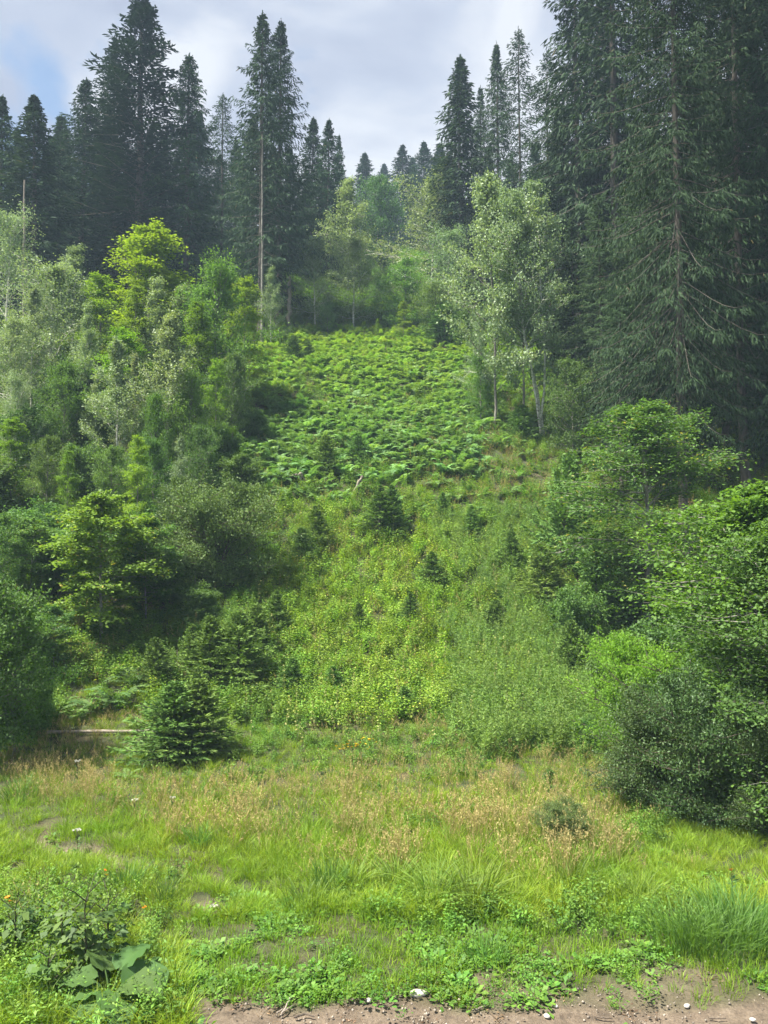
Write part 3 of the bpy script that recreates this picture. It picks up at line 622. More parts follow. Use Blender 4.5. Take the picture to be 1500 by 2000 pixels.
scatter('slope_brambles', proto_collection('slope_brambles', bramble), 5, np.stack([x, y, z], 1)[kp], g.uniform(.45, .90, kp.sum()), lerp3((.75, .85, .75), (1.75, 1.5, .9), tt)[kp],
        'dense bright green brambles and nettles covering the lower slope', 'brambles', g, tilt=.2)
kp = (g.random(len(x)) < fine) & (py < 1500)
scatter('fine_horsetail', proto_collection('fine_horsetail', horsetail), 4, np.stack([x, y, z], 1)[kp], g.uniform(.8, 1.3, kp.sum()), lerp3((.95, 1, .78), (1.3, 1.2, .9), tt)[kp],
        'soft feathery horsetail growing at the foot of the slope', 'horsetail', g)
# 5 grass between the herbs of the slope, more in the brown clearings
x, y, z, px, py = cover_points(g, lambda d: 12, -40, 42, 18, 56)
br = np.exp(-((px - 960) / 150) ** 2 - ((py - 925) / 75) ** 2); kp = g.random(len(x)) < .25 + .75 * br
pk = np.where(g.random(len(x)) < .45, g.integers(0, 4, len(x)), g.integers(4, 8, len(x)))
scatter('slope_grass', proto_collection('slope_grass', mid_grass + dry_grass), 8, np.stack([x, y, z], 1)[kp], g.uniform(.6, 1.1, kp.sum()), lerp3((.8, .8, .7), (1.15, 1.0, .8), vnoise(x, y, 95, 3, 2))[kp],
        'straggly green and brown grass between the plants of the slope', 'grass', g, idx=pk[kp])
x, y, z, px, py = cover_points(g, lambda d: 2.6, -75, 75, 54, 116)
scatter('hilltop_scrub', proto_collection('hilltop_scrub', bramble), 5, np.stack([x, y, z], 1), g.uniform(1.1, 2.2, len(x)), lerp3((.55, .7, .6), (1.0, 1.0, .8), vnoise(x, y, 97, 3, 5)),
        'dark green scrub covering the forest floor up to the crest', 'scrub', g, tilt=.2)
# 6 forest floor litter
x, y, z, px, py = cover_points(g, lambda d: 5, -60, 60, 16, 70)
kp = ((px < 520) & (py < 1330)) | (px > 1020) & (py < 1200) | (g.random(len(x)) < .1)
scatter('leaf_litter', proto_collection('leaf_litter', litter), 3, np.stack([x, y, z + .02], 1)[kp], g.uniform(.8, 1.6, kp.sum()), lerp3((.8, .8, .8), (1.2, 1.1, 1.0), g.random(len(x)))[kp],
        'brown dead leaves and twigs on the forest floor', 'leaf litter', g)
# 7 gravel of the dirt road
x, y, z, px, py = cover_points(g, lambda d: 42 if d < 9.5 else 2, -6, 9, 5.6, 11)
dm_ = road_mask(x, y); kp = g.random(len(x)) < dm_ * .8
scatter('gravel', proto_collection('gravel', pebbles), 3, np.stack([x, y, z - .012], 1)[kp], g.uniform(.5, 1.3, kp.sum()), lerp3((.8, .8, .8), (1.2, 1.15, 1.1), g.random(len(x)))[kp],
        'small grey-brown gravel strewn over the dirt road', 'gravel', g)
kp = g.random(len(x)) < dm_ * .10
scatter('road_litter', proto_collection('road_litter', litter), 3, np.stack([x, y, z - .005], 1)[kp], g.uniform(.3, .6, kp.sum()), lerp3((.35, .35, .35), (1.2, 1.1, 1.0), g.random(len(x)))[kp],
        'dark bark crumbs and dry leaf bits on the dirt road', 'litter', g)

# ------------------------------------------------------------------ things with parts
def setp(o, label=None, cat=None, group=None):
    if label: o['label'] = label
    if cat: o['category'] = cat
    if group: o['group'] = group
def plant(name, pr, px, d=None, base=None, top=None, h=None, label='', cat='tree', group=None, rz=None, wide=1.0, tint=(1, 1, 1), flip=False):
    """a tree or shrub: Empty at its foot with trunk and crown"""
    (tm, cm), ph = pr
    x, y, z = ground_at(px, base) if base is not None else col_at(px, d)
    H = h if h is not None else height_to(y, z, top); s = H / ph
    r = bpy.data.objects.new(name, None); link(r); r.location = (x, y, z - .05 * s)
    r.rotation_euler = (0, 0, random.uniform(0, 6.28) if rz is None else rz); r.scale = (s * wide, s * wide, s)
    r.empty_display_size = .3
    setp(r, label, cat, group)
    for nm, me in (('trunk', tm), ('crown', cm)):
        c = bpy.data.objects.new(nm, me); link(c); c.parent = r; c.color = (*tint, 1)
    return r

CON = {
 'hang_near': spruce_meshes('spruce_close', 8, 27, 4.2, .16, .18, 1.0, 1.0, .46, 6, 28, 7, .26, .046, .65, .28, bare=14),
 'hang1': spruce_meshes('spruce_hanging', 1, 26, 4.2, .10, .24, .9, .9, .46, 6, 24, 4, .42, .075, .85, .30, bare=14),
 'hang2': spruce_meshes('spruce_loose', 2, 26, 4.0, .14, .22, .8, 1.0, .50, 5, 24, 4, .44, .075, .80, .42, bare=18),
 'big': spruce_meshes('spruce_wide', 3, 28, 4.9, .16, .22, 1.0, 1.0, .42, 7, 34, 8, .23, .040, .60, .22, bare=22),
 'narrow': spruce_meshes('spruce_narrow', 4, 22, 2.3, .08, .16, .9, .8, .36, 6, 16, 3, .42, .085, .75, .18, bare=6),
 'sparse': spruce_meshes('spruce_sparse', 5, 22, 2.8, .25, .13, .6, .5, .55, 5, 16, 3, .40, .06, .7, .40, bare=20),
 'fir': spruce_meshes('fir', 6, 26, 5.4, .06, .28, .35, .1, .66, 6, 26, 4, .42, .11, .85, .10, 'needle_fir', True, top_up=.35),
 'fill': spruce_meshes('spruce_dense', 7, 24, 4.6, .05, .2, .8, .6, .48, 6, 22, 3, .52, .11, .95, .12),
}
HERE = 'standing on the slope'
FG = 'tall spruces of the left wood'; RG = 'tall spruces of the right wood'; BG_ = 'spruces deep in the wood behind the front row'; FAR = 'distant conifers on the crest'
left_con = [
 ('spruce_tree', 'fill', -6, 52, 186, 1.3, 'dark spruce cut by the left edge of the photo, its tip against bright cloud'),
 ('spruce_tree', 'fill', 62, 50, 186, 1.75, 'broad blunt-topped dark spruce near the left edge below the blue gap in the clouds'),
 ('spruce_tree', 'narrow', 112, 60, 225, 2.0, 'small pointed spruce top between the broad blunt spruce and the layered firs'),
 ('spruce_tree', 'hang2', 155, 56, 150, 1.5, 'dark spruce directly left of the forked shorter fir, half its height above the wood'),
 ('fir_tree', 'fir', 215, 57, 66, 1.0, 'shorter fir with a ragged sloping top leaning against the tallest left fir'),
 ('fir_tree', 'fir', 272, 54, -14, 1.42, 'tallest fir on the left with clear horizontal branch layers and top at the photo edge'),
 ('spruce_tree', 'hang2', 362, 54, 106, 1.35, 'open-topped spruce just right of the tallest layered fir'),
 ('spruce_tree', 'sparse', 432, 58, 180, 1.2, 'thin see-through spruce in the dip between two groups of tall conifers'),
 ('spruce_tree', 'hang2', 510, 50, 24, 1.1, 'left one of the twin drooping spruces, with a long bare grey trunk below'),
 ('spruce_tree', 'hang1', 545, 53, 36, 1.05, 'right one of the twin drooping spruces, slightly shorter than its twin'),
 ('spruce_tree', 'fill', 608, 66, 226, 1.3, 'dark spruce just right of the twin drooping spruces, first of three low tops'),
 ('spruce_tree', 'fill', 640, 64, 232, 1.2, 'middle spruce of the three low dark tops left of the gap'),
 ('spruce_tree', 'fill', 662, 70, 262, .8, 'small spruce closing the left wood at the edge of the sky gap'),
]
for nm, k, px, d, top, wd, lb in left_con:
    plant(nm, CON[k], px, d=d, top=top, wide=wd, label=lb, cat='conifer', group=FG, tint=(.95, 1, 1.05))
right_con = [
 ('narrow', 905, 58, 106, 1.5, 'slim columnar dark spruce first on the right side of the sky gap'),
 ('hang2', 940, 62, 165, .8, 'low spruce tucked behind the slim columnar spruce right of the gap'),
 ('hang1', 975, 56, 80, .9, 'grey-green spruce between the slim columnar one and the bare-stemmed one'),
 ('sparse', 1020, 52, 50, 1.0, 'thin spruce with visible black stem and short tufts, tallest of the right skyline trio'),
 ('sparse', 1076, 50, 92, .9, 'spindly half-bare spruce with sky showing through, left of the towering spruces'),
 ('hang2', 1135, 42, -150, 1.05, 'towering drooping spruce whose long boughs reach out left over the sky'),
 ('sparse', 1175, 45, -60, 1.2, 'thin dark stem between the two towering drooping spruces'),
 ('hang1', 1210, 39, -330, .95, 'towering dark spruce behind the pale-trunked foremost spruce, left of it'),
 ('sparse', 1280, 40, -70, 1.1, 'thin-stemmed spruce with gaps of sky beside it near the top edge'),
 ('big', 1340, 25.5, -420, .74, 'foremost huge spruce on the right with its long straight trunk fully visible'),
 ('fir', 1400, 38, -330, .8, 'dense dark fir with flat layers high up, right of the foremost spruce'),
 ('hang_near', 1462, 28.5, -500, .80, 'spruce with a slim bare lower trunk standing in the dark near the right edge'),
 ('fir', 1500, 36, -300, .9, 'dark layered fir cut by the right edge of the photo'),
 ('hang_near', 1565, 27, -400, .9, 'big spruce just past the right edge whose boughs hang into the photo'),
]
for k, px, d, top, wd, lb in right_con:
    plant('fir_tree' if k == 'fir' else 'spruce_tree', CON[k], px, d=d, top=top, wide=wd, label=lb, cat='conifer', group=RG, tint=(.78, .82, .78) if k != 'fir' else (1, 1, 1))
# second rows, which close the wood behind
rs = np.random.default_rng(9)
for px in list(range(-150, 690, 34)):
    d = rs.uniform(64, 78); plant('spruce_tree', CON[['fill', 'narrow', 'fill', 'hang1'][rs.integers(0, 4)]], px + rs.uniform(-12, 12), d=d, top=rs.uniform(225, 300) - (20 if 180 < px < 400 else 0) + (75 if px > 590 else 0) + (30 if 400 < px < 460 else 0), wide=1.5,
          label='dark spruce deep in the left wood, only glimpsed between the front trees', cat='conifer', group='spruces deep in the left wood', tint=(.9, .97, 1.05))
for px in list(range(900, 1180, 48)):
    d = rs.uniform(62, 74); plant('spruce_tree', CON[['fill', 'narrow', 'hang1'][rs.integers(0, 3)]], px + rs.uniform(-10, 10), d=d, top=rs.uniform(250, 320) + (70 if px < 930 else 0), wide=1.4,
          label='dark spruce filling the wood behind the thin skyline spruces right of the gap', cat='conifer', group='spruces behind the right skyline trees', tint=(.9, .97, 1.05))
for px in list(range(1100, 1700, 44)):
    d = rs.uniform(38, 54); plant('spruce_tree', CON[['fill', 'hang1', 'fill'][rs.integers(0, 3)]], px + rs.uniform(-12, 12), d=d, top=rs.uniform(60, 300) + (60 if 1240 < px < 1310 else 0), wide=1.25,
          label='dark spruce in the depth of the right wood behind the towering spruces', cat='conifer', group='spruces deep in the right wood')
for px, d, top, lb in ((1180, 34, 380, 'drooping spruce whose low green boughs hang right of the pale leaning stems'), (1255, 33, 300, 'mid-height spruce between the towering ones and the foremost trunk'),
                       (1120, 37, 420, 'lowest dark spruce at the left border of the right wood'), (1215, 30.5, 520, 'short full spruce rising behind the top of the ash'),
                       (1420, 33, 160, 'drooping spruce directly right of the foremost trunk'), (1530, 33, 200, 'mid-height spruce at the right edge behind the slim bare trunk'), (1290, 31, 250, 'green drooping spruce just left of the foremost trunk')):
    plant('spruce_tree', CON['hang_near' if px < 1400 and px != 1120 else 'hang2'], px, d=d, top=top, wide=1.15, label=lb, cat='conifer', group='lower spruces of the right wood', tint=(1.25, 1.25, 1))
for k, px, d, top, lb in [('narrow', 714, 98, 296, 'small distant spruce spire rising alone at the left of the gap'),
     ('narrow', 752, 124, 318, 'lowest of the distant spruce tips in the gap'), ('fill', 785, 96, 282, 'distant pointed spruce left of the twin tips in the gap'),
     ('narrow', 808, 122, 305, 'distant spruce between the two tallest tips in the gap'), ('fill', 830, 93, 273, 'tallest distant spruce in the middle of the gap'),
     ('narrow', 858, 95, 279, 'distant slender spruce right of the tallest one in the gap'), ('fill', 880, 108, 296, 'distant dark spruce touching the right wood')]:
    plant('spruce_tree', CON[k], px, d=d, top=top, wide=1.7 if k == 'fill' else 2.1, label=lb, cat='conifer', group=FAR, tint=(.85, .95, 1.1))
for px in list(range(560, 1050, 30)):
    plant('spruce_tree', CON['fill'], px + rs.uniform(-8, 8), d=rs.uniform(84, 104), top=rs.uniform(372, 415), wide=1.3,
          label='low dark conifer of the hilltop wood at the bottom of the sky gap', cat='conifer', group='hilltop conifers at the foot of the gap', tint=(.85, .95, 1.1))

BR = {
 'aspen1': broad_meshes('aspen', 20, 9, 3.6, .08, .075, 30, 10, 18, .085, .75, .30, 1.05, mat='leaf_aspen', bark='bark_pale', prof='oval', droop=.06),
 'aspen2': broad_meshes('aspen_slim', 21, 9, 2.9, .10, .070, 26, 10, 18, .085, .75, .28, 1.2, mat='leaf_aspen', bark='bark_pale', prof='column', droop=.05),
 'broad1': broad_meshes('broadleaf', 22, 8, 3.4, .05, .10, 44, 10, 17, .10, .7, .32, .85, mat='leaf_green', prof='oval'),
 'broad2': broad_meshes('broadleaf_dark', 23, 7, 2.9, .05, .10, 46, 9, 17, .10, .7, .32, .75, mat='leaf_dark', prof='oval'),
 'lime1': broad_meshes('beech', 24, 8, 2.9, .06, .08, 40, 10, 15, .11, .6, .26, .62, True, mat='leaf_lime', prof='cone'),
 'maple1': broad_meshes('maple_layered', 25, 6, 2.3, .22, .06, 36, 9, 18, .11, .8, .32, .5, True, mat='leaf_maple', prof='oval'),
 'ash': broad_meshes('ash', 26, 6.4, 2.5, .08, .09, 56, 11, 24, .085, .5, .34, .55, True, mat='leaf_ash', bark='bark_grey', prof='oval', droop=.25),
 'maple2': broad_meshes('maple_near', 27, 6, 2.6, .03, .08, 56, 11, 26, .075, .8, .34, .65, True, mat='leaf_green', prof='oval'),
 'willow': broad_meshes('willow_shrub', 28, 3, 1.9, .02, .04, 50, 9, 30, .055, .38, .36, .85, mat='leaf_willow', bark='bark_brown', prof='round', stems=4, splay=.3),
 'shrub': broad_meshes('shrub', 29, 2.4, 1.5, .02, .03, 34, 7, 20, .07, .65, .34, .8, mat='leaf_dark', bark='bark_brown', prof='round', stems=3, splay=.25),
 'birch': broad_meshes('birch', 30, 12.5, 2.6, .34, .10, 40, 9, 18, .085, .7, .32, .95, mat='leaf_aspen', bark='bark_pale', prof='oval', stems=3, splay=.06, lean=(-.14, 0), kink=.07),
 'aspen_high': broad_meshes('aspen_high', 35, 10, 2.8, .13, .06, 30, 10, 18, .085, .75, .30, 1.1, mat='leaf_aspen', bark='bark_grey', prof='oval', droop=.06, kink=.07),
 'feather': broad_meshes('feathery_shrub', 31, 2.2, 1.4, .02, .03, 44, 8, 34, .045, .3, .28, 1.0, mat='leaf_lime', bark='bark_brown', prof='round', stems=3, splay=.2),
 'sapling': broad_meshes('sapling', 32, 1.6, .5, .15, .012, 14, 4, 9, .06, .6, .30, .8, mat='leaf_green', bark='bark_brown', prof='oval', nclu=2, sides=5),
}
LT = 'broadleaf trees of the left thicket'
for k, px, d, top, wd, tint, nm, lb in [
 ('aspen1', 8, 42, 398, 0.99, (.85, .92, .95), 'aspen_tree', 'grey-green aspen rising highest at the left edge beside the dead white stem'),
 ('aspen1', 95, 36, 500, 1.30, (1, 1, 1), 'aspen_tree', 'wide silvery grey-green willow-like tree left of the yellow-green beech'),
 ('aspen1', 20, 32, 610, 1.08, (1, 1, .95), 'aspen_tree', 'pale grey-green aspen low at the left edge, in front of the highest one'),
 ('aspen2', 140, 40, 478, 1.35, (.8, .9, .95), 'aspen_tree', 'dull bluish aspen between the silvery tree and the spruce trunks'),
 ('lime1', 292, 38, 440, 1.09, (1.15, 1.1, .9), 'beech_tree', 'bright yellow-green beech with pointed layered crown, tallest of the left thicket'),
 ('lime1', 190, 37, 536, 0.90, (.95, 1, .9), 'beech_tree', 'small yellow-green beech left of and below the tallest one'),
 ('aspen2', 300, 35, 540, 1.08, (1, 1, .9), 'aspen_tree', 'slim pale aspen directly in front of the tallest yellow-green beech'),
 ('aspen2', 350, 36, 555, 1.17, (.9, 1, .9), 'aspen_tree', 'slender grey-green aspen between the beech and the dense round tree'),
 ('broad1', 420, 36, 508, 0.87, (1.05, 1.12, 1), 'broadleaf_tree', 'dense mid-green broadleaf tree with sunlit right flank beside the fern field'),
 ('lime1', 478, 38, 540, 0.66, (1.0, 1.0, .9), 'beech_tree', 'lime-green branch tips of the beech at the right flank of the dense tree'),
 ('aspen2', 528, 47, 520, 0.90, (.9, .95, .95), 'aspen_tree', 'small grey-green poplar under the twin drooping spruces'),
 ('broad2', 455, 33, 690, 0.64, (.85, .9, .95), 'broadleaf_tree', 'dark green tree standing at the left border of the fern field'),
 ('lime1', 235, 31, 640, 0.95, (.8, .9, .9), 'beech_tree', 'green beech under the pale aspens in the middle of the left thicket'),
 ('broad1', 120, 30, 700, 0.78, (.9, .9, 1), 'broadleaf_tree', 'shaded green tree below the wide silvery tree'),
 ('aspen2', 226, 28.5, 660, 1.08, (1, 1, 1), 'birch_tree', 'young birch with a thin white stem in the left thicket'),
 ('aspen2', 325, 29, 610, 1.08, (1, 1, .95), 'birch_tree', 'young grey-leaved birch right of the white-stemmed one'),
 ('broad1', 370, 29, 720, 0.66, (1, 1.1, 1), 'broadleaf_tree', 'bright-leaved tree with upright shoots in the centre of the left thicket'),
 ('lime1', 20, 27, 815, 0.85, (.9, 1, .9), 'beech_tree', 'yellow-green beech sapling low against the left edge'),
 ('broad2', 90, 26, 850, 0.64, (1, 1, 1), 'broadleaf_tree', 'dark tree between the left edge sapling and the yellow-green shoots'),
 ('lime1', 130, 25, 880, 0.52, (.8, .9, .9), 'beech_tree', 'slim beech shoots above the yellow-topped maple, left of its axis'),
 ('broad2', 215, 25.5, 870, 0.72, (1.1, 1.1, 1.1), 'broadleaf_tree', 'round glossy dark-leaved tree right above the yellow-topped maple'),
 ('broad1', 300, 26, 850, 0.62, (.8, .95, 1), 'broadleaf_tree', 'leafy tree between the glossy round one and the grey willow'),
 ('broad2', 395, 27, 830, 0.64, (.85, .9, .9), 'broadleaf_tree', 'shaded tree leaning over the lower left corner of the fern field'),
 ('willow', 420, 23.5, 930, 1.1, (1.25, 1.2, 1.1), 'willow_tree', 'grey-green willow bushes right of the yellow-topped maple'),
 ('maple1', 195, 20.4, 962, 1.00, (1.25, 1.15, .9), 'maple_tree', 'small maple with flat yellow-green top layers over thin stems'),
 ('maple1', 60, 22, 1010, 0.95, (.8, .9, 1), 'maple_tree', 'shaded layered maple left of the yellow-topped one'),
 ('broad2', -10, 21, 1000, 0.80, (1.1, 1.1, 1.1), 'broadleaf_tree', 'broad-leaved tree cut by the left edge at mid height'),
 ('maple1', 285, 21.5, 1000, 0.76, (.75, .85, .95), 'maple_tree', 'dark layered maple right of and behind the yellow-topped one'),
 ('broad2', 345, 24, 930, 0.68, (.9, .95, 1), 'broadleaf_tree', 'dark tree between the yellow-topped maple and the grey willow'),
 ('maple1', 105, 18.8, 1180, 0.76, (.75, .85, 1), 'maple_tree', 'low dark maple with flat leaf tiers beside the ferns at the thicket foot'),
 ('aspen2', 60, 34, 560, .9, (1.05, 1.02, .98), 'aspen_tree', 'narrow silvery aspen just left of the wide silvery tree'),
 ('aspen2', 165, 33.5, 590, .8, (.95, 1, .9), 'aspen_tree', 'narrow grey-green aspen between the wide silvery tree and the small beech'),
 ('lime1', 262, 34, 560, .6, (.95, 1, .9), 'beech_tree', 'slender lime-green beech left of the slim pale aspen'),
 ('lime1', 385, 34, 590, .6, (.95, 1, .9), 'beech_tree', 'slender beech with yellow-green tip in front of the dense round tree'),
 ('aspen2', 260, 30, 690, .75, (1.1, 1.05, 1), 'aspen_tree', 'slender aspen right of the thin white birch stem'),
 ('aspen2', 185, 30, 730, .7, (1, 1, .9), 'aspen_tree', 'slender aspen left of the thin white birch stem'),
 ('lime1', 420, 30.5, 700, .55, (.85, .95, .9), 'beech_tree', 'narrow green beech at the border of the fern field'),
 ('broad1', 300, 27.5, 760, .55, (1, 1.05, .9), 'broadleaf_tree', 'upright young tree with bright shoots left of the shaded tree by the ferns'),
 ('lime1', 265, 24.5, 850, .5, (1, 1.05, .9), 'beech_tree', 'upright beech shoots right of the glossy round tree'),
 ('aspen2', 350, 25.5, 850, .7, (.95, 1, .95), 'aspen_tree', 'slim grey tree above the grey willow bushes'),
 ('aspen1', 30, 29, 720, .7, (.95, 1, .95), 'aspen_tree', 'pale bushy aspen above the left edge beech sapling'),
]:
    plant(nm, BR[k], px, d=d, top=top, wide=wd, tint=tint, label=lb, cat='willow' if 'willow' in nm else nm.split('_')[0], group=LT)
# shrubs under the left thicket
SHL = ['leafy shrub past the left edge behind the lying log', 'shrub behind the left edge tree, level with the large ferns', 'dark shrub left of the stem of the yellow-topped maple', 'shrub right behind the yellow-topped maple stem',
       'shrub in deep shade right of the yellow-topped maple stem', 'shrub below the grey willow bushes on their left side', 'low shrub at the open slope edge beside the slim young spruce', 'shrub right of the grey willow bushes on the slope',
       'low shrub at the lower left tip of the fern field', 'shrub above the grey willow bushes', 'shrub above the dark tree between maple and willow', 'shrub above the yellow-topped maple, left half',
       'shrub under the pale aspens at the far left', 'shrub cut by the left edge under the beech sapling', 'tall shrub left of the fern field halfway up', 'tall shrub in the centre of the left thicket behind the white-stemmed birch',
       'shrub filling the corner between the dense round tree and the ferns', 'tall shrub under the wide silvery tree', 'tall shrub under the highest aspen at the left edge', 'tall shrub below the dense broadleaf tree with the lit flank',
       'shrub below the green beech in the middle of the left thicket', 'shrub left of the bright-leaved tree with upright shoots']
for i, (px, d, h) in enumerate([(-40, 19.5, 3), (20, 18.5, 2.6), (70, 24, 3), (150, 23, 3), (250, 23.2, 2.6), (330, 22.5, 2.2), (390, 21.6, 1.7), (450, 25.5, 2), (470, 29, 2.2), (430, 30, 3), (280, 27.5, 3), (170, 28, 3),
                                (60, 30, 3.5), (-40, 26, 4), (360, 32, 4), (250, 34, 4), (490, 34, 2.2), (130, 34, 4), (30, 36, 4), (400, 34.5, 4), (200, 31, 3.5), (320, 25, 3)]):
    plant('shrub', BR['shrub'], px, d=d, h=h * .68, wide=1.25, label=SHL[i], cat='shrub', group='shrubs under the left thicket', tint=(.9, .95, 1))
MID = 'trees at the top of the clearing'
for k, px, d, top, wd, tint, nm, lb in [
 ('aspen1', 615, 52, 465, 1.1, (1, 1, 1), 'aspen_tree', 'grey-green aspen nearest the dead pale trunk above the ferns'),
 ('aspen1', 690, 53, 455, 1.35, (1.05, 1, .95), 'aspen_tree', 'grey-green aspen with a round crown directly above the ferns'),
 ('aspen2', 678, 62, 348, 1.25, (.95, 1, .9), 'aspen_tree', 'tall pale aspen at the left side of the sky gap'),
 ('broad2', 742, 74, 342, .75, (.8, .95, 1.1), 'broadleaf_tree', 'dark blue-green round tree at the bottom of the sky gap'),
 ('aspen1', 845, 60, 336, 1.3, (1, 1.02, .95), 'willow_tree', 'broad pale willow filling the right part of the gap under the distant spruces'),
 ('aspen1', 875, 54, 440, 1.2, (.8, .92, .9), 'willow_tree', 'smaller duller willow in front of the broad pale one'),
 ('broad1', 790, 53, 500, 1.1, (.9, 1, 1), 'broadleaf_tree', 'rounded green tree in the centre above the ferns'),
 ('broad2', 850, 50.5, 550, 1.0, (1, 1, 1), 'broadleaf_tree', 'dark green tree at the upper right end of the fern field'),
 ('lime1', 788, 50, 588, .75, (1.0, 1.05, .9), 'beech_bush', 'bright yellow-green bush at the top middle of the fern field'),
 ('lime1', 738, 50, 622, .6, (.9, 1, .9), 'beech_bush', 'small lime-green bush left of the brightest bush above the ferns'),
 ('broad2', 640, 50.5, 590, .8, (.8, .9, .9), 'broadleaf_tree', 'dark shady tree above the upper left end of the ferns'),
 ('broad1', 735, 58, 520, .7, (.8, .95, 1), 'broadleaf_tree', 'green tree in shadow between the aspens and the willow'),
 ('aspen_high', 965, 36, 340, .85, (.95, 1, 1), 'aspen_tree', 'tall pale grey aspen with a narrow peak right of the fern field'),
 ('aspen_high', 1022, 36.5, 378, .75, (.9, .97, .97), 'aspen_tree', 'slim aspen peak just right of the taller grey aspen'),
 ('aspen1', 940, 40, 600, .7, (.8, .95, .9), 'aspen_tree', 'low bushy aspen at the right border of the fern field'),
 ('broad1', 940, 37, 690, .7, (.8, 1, .9), 'broadleaf_tree', 'leafy green bush at the foot of the pale leaning stems'),
 ('broad2', 1120, 33, 700, .7, (.9, 1, .9), 'broadleaf_tree', 'dark tree between the pale leaning stems and the spruces'),
]:
    plant(nm, BR[k], px, d=d, top=top, wide=wd, tint=tint, label=lb, cat=nm.split('_')[0] if 'bush' not in nm else 'bush', group=MID)
plant('birch_tree', BR['birch'], 1060, base=858, top=350, label='leaning birch with three pale bent stems at the right border of the ferns', cat='birch', group=MID, rz=0, wide=.8, tint=(.8, .88, .88))
RT = 'trees and bushes of the right foreground'
for k, px, d, b_, top, wd, tint, nm, lb in [
 ('ash', 1262, None, 1240, 785, .95, (1.35, 1.35, 1.1), 'ash_tree', 'spreading broadleaf tree with yellow seed clusters in front of the foremost spruce trunk'),
 ('maple2', 1515, 13.2, None, 945, .92, (1.15, 1.15, .95), 'maple_tree', 'bright green maple with lit shoots rising along the right edge'),
 ('maple2', 1425, 14.8, None, 1110, .75, (.85, .95, .95), 'maple_tree', 'shadier layered maple left of and behind the bright right edge maple'),
 ('maple2', 1560, 11.6, None, 1010, .75, (.65, .75, .9), 'maple_tree', 'leafy tree cut off by the right edge at mid height'),
 ('feather', 1262, 14.6, None, 1236, 1.0, (.95, 1.05, .95), 'feathery_shrub', 'round feathery bright green shrub against the dark foot of the ash'),
 ('willow', 1300, 12.3, None, 1330, 1.0, (.72, .78, .72), 'willow_shrub', 'big rounded dark green willow shrub at the right of the meadow'),
 ('willow', 1395, 11.8, None, 1290, .9, (.6, .68, .66), 'willow_shrub', 'dark shrub between the rounded willow and the right edge maple'),
 ('willow', 1228, 12.7, None, 1450, .8, (.9, .92, .75), 'willow_shrub', 'lower lit left lobe of willow reaching into the meadow'),
 ('willow', 1490, 11.2, None, 1370, .7, (.7, .78, .7), 'willow_shrub', 'dense shrub in the lower right at the edge of the mown grass'),
 ('willow', 1102, 10.9, None, 1560, 1.5, (1.35, 1.2, 1.15), 'willow_shrub', 'small isolated grey-green willow bush with brown base in the meadow'),
 ('shrub', 1130, 21, None, 1140, .9, (.95, 1, .9), 'bush', 'loose green bush left of the ash under its lowest boughs'),
 ('shrub', 1200, 17.5, None, 1270, 1.0, (.8, .9, .9), 'bush', 'dark bush at the trunk foot of the ash'),
 ('shrub', 1330, 17.5, None, 1180, 1.1, (.8, .9, .9), 'bush', 'dark bush right of the ash trunk'),
 ('shrub', 1150, 15.5, None, 1400, .8, (.8, .95, .9), 'bush', 'low shrub between the ferns and the rounded willow shrub'),
]:
    plant(nm, BR[k], px, d=d, base=b_, top=top, wide=wd, tint=tint, label=lb, cat={'feathery_shrub': 'shrub', 'willow_shrub': 'willow shrub'}.get(nm, nm.split('_')[0]), group=RT)
for px, b_, top, k, lb in [(28, 1475, 1165, 'broad1', 'bushy mid-green tree at the left edge above the meadow'), (-25, 1500, 1120, 'broad2', 'dark tree cut by the left edge beside the meadow'),
                       (62, 1440, 1300, 'shrub', 'dark green shrub at the left end of the lying log')]:
    plant('broadleaf_tree' if k != 'shrub' else 'shrub', BR[k], px, base=b_, top=top, wide=.85, label=lb, cat='tree' if k != 'shrub' else 'shrub', group='growth at the left edge of the meadow', tint=(1, 1.05, .95))

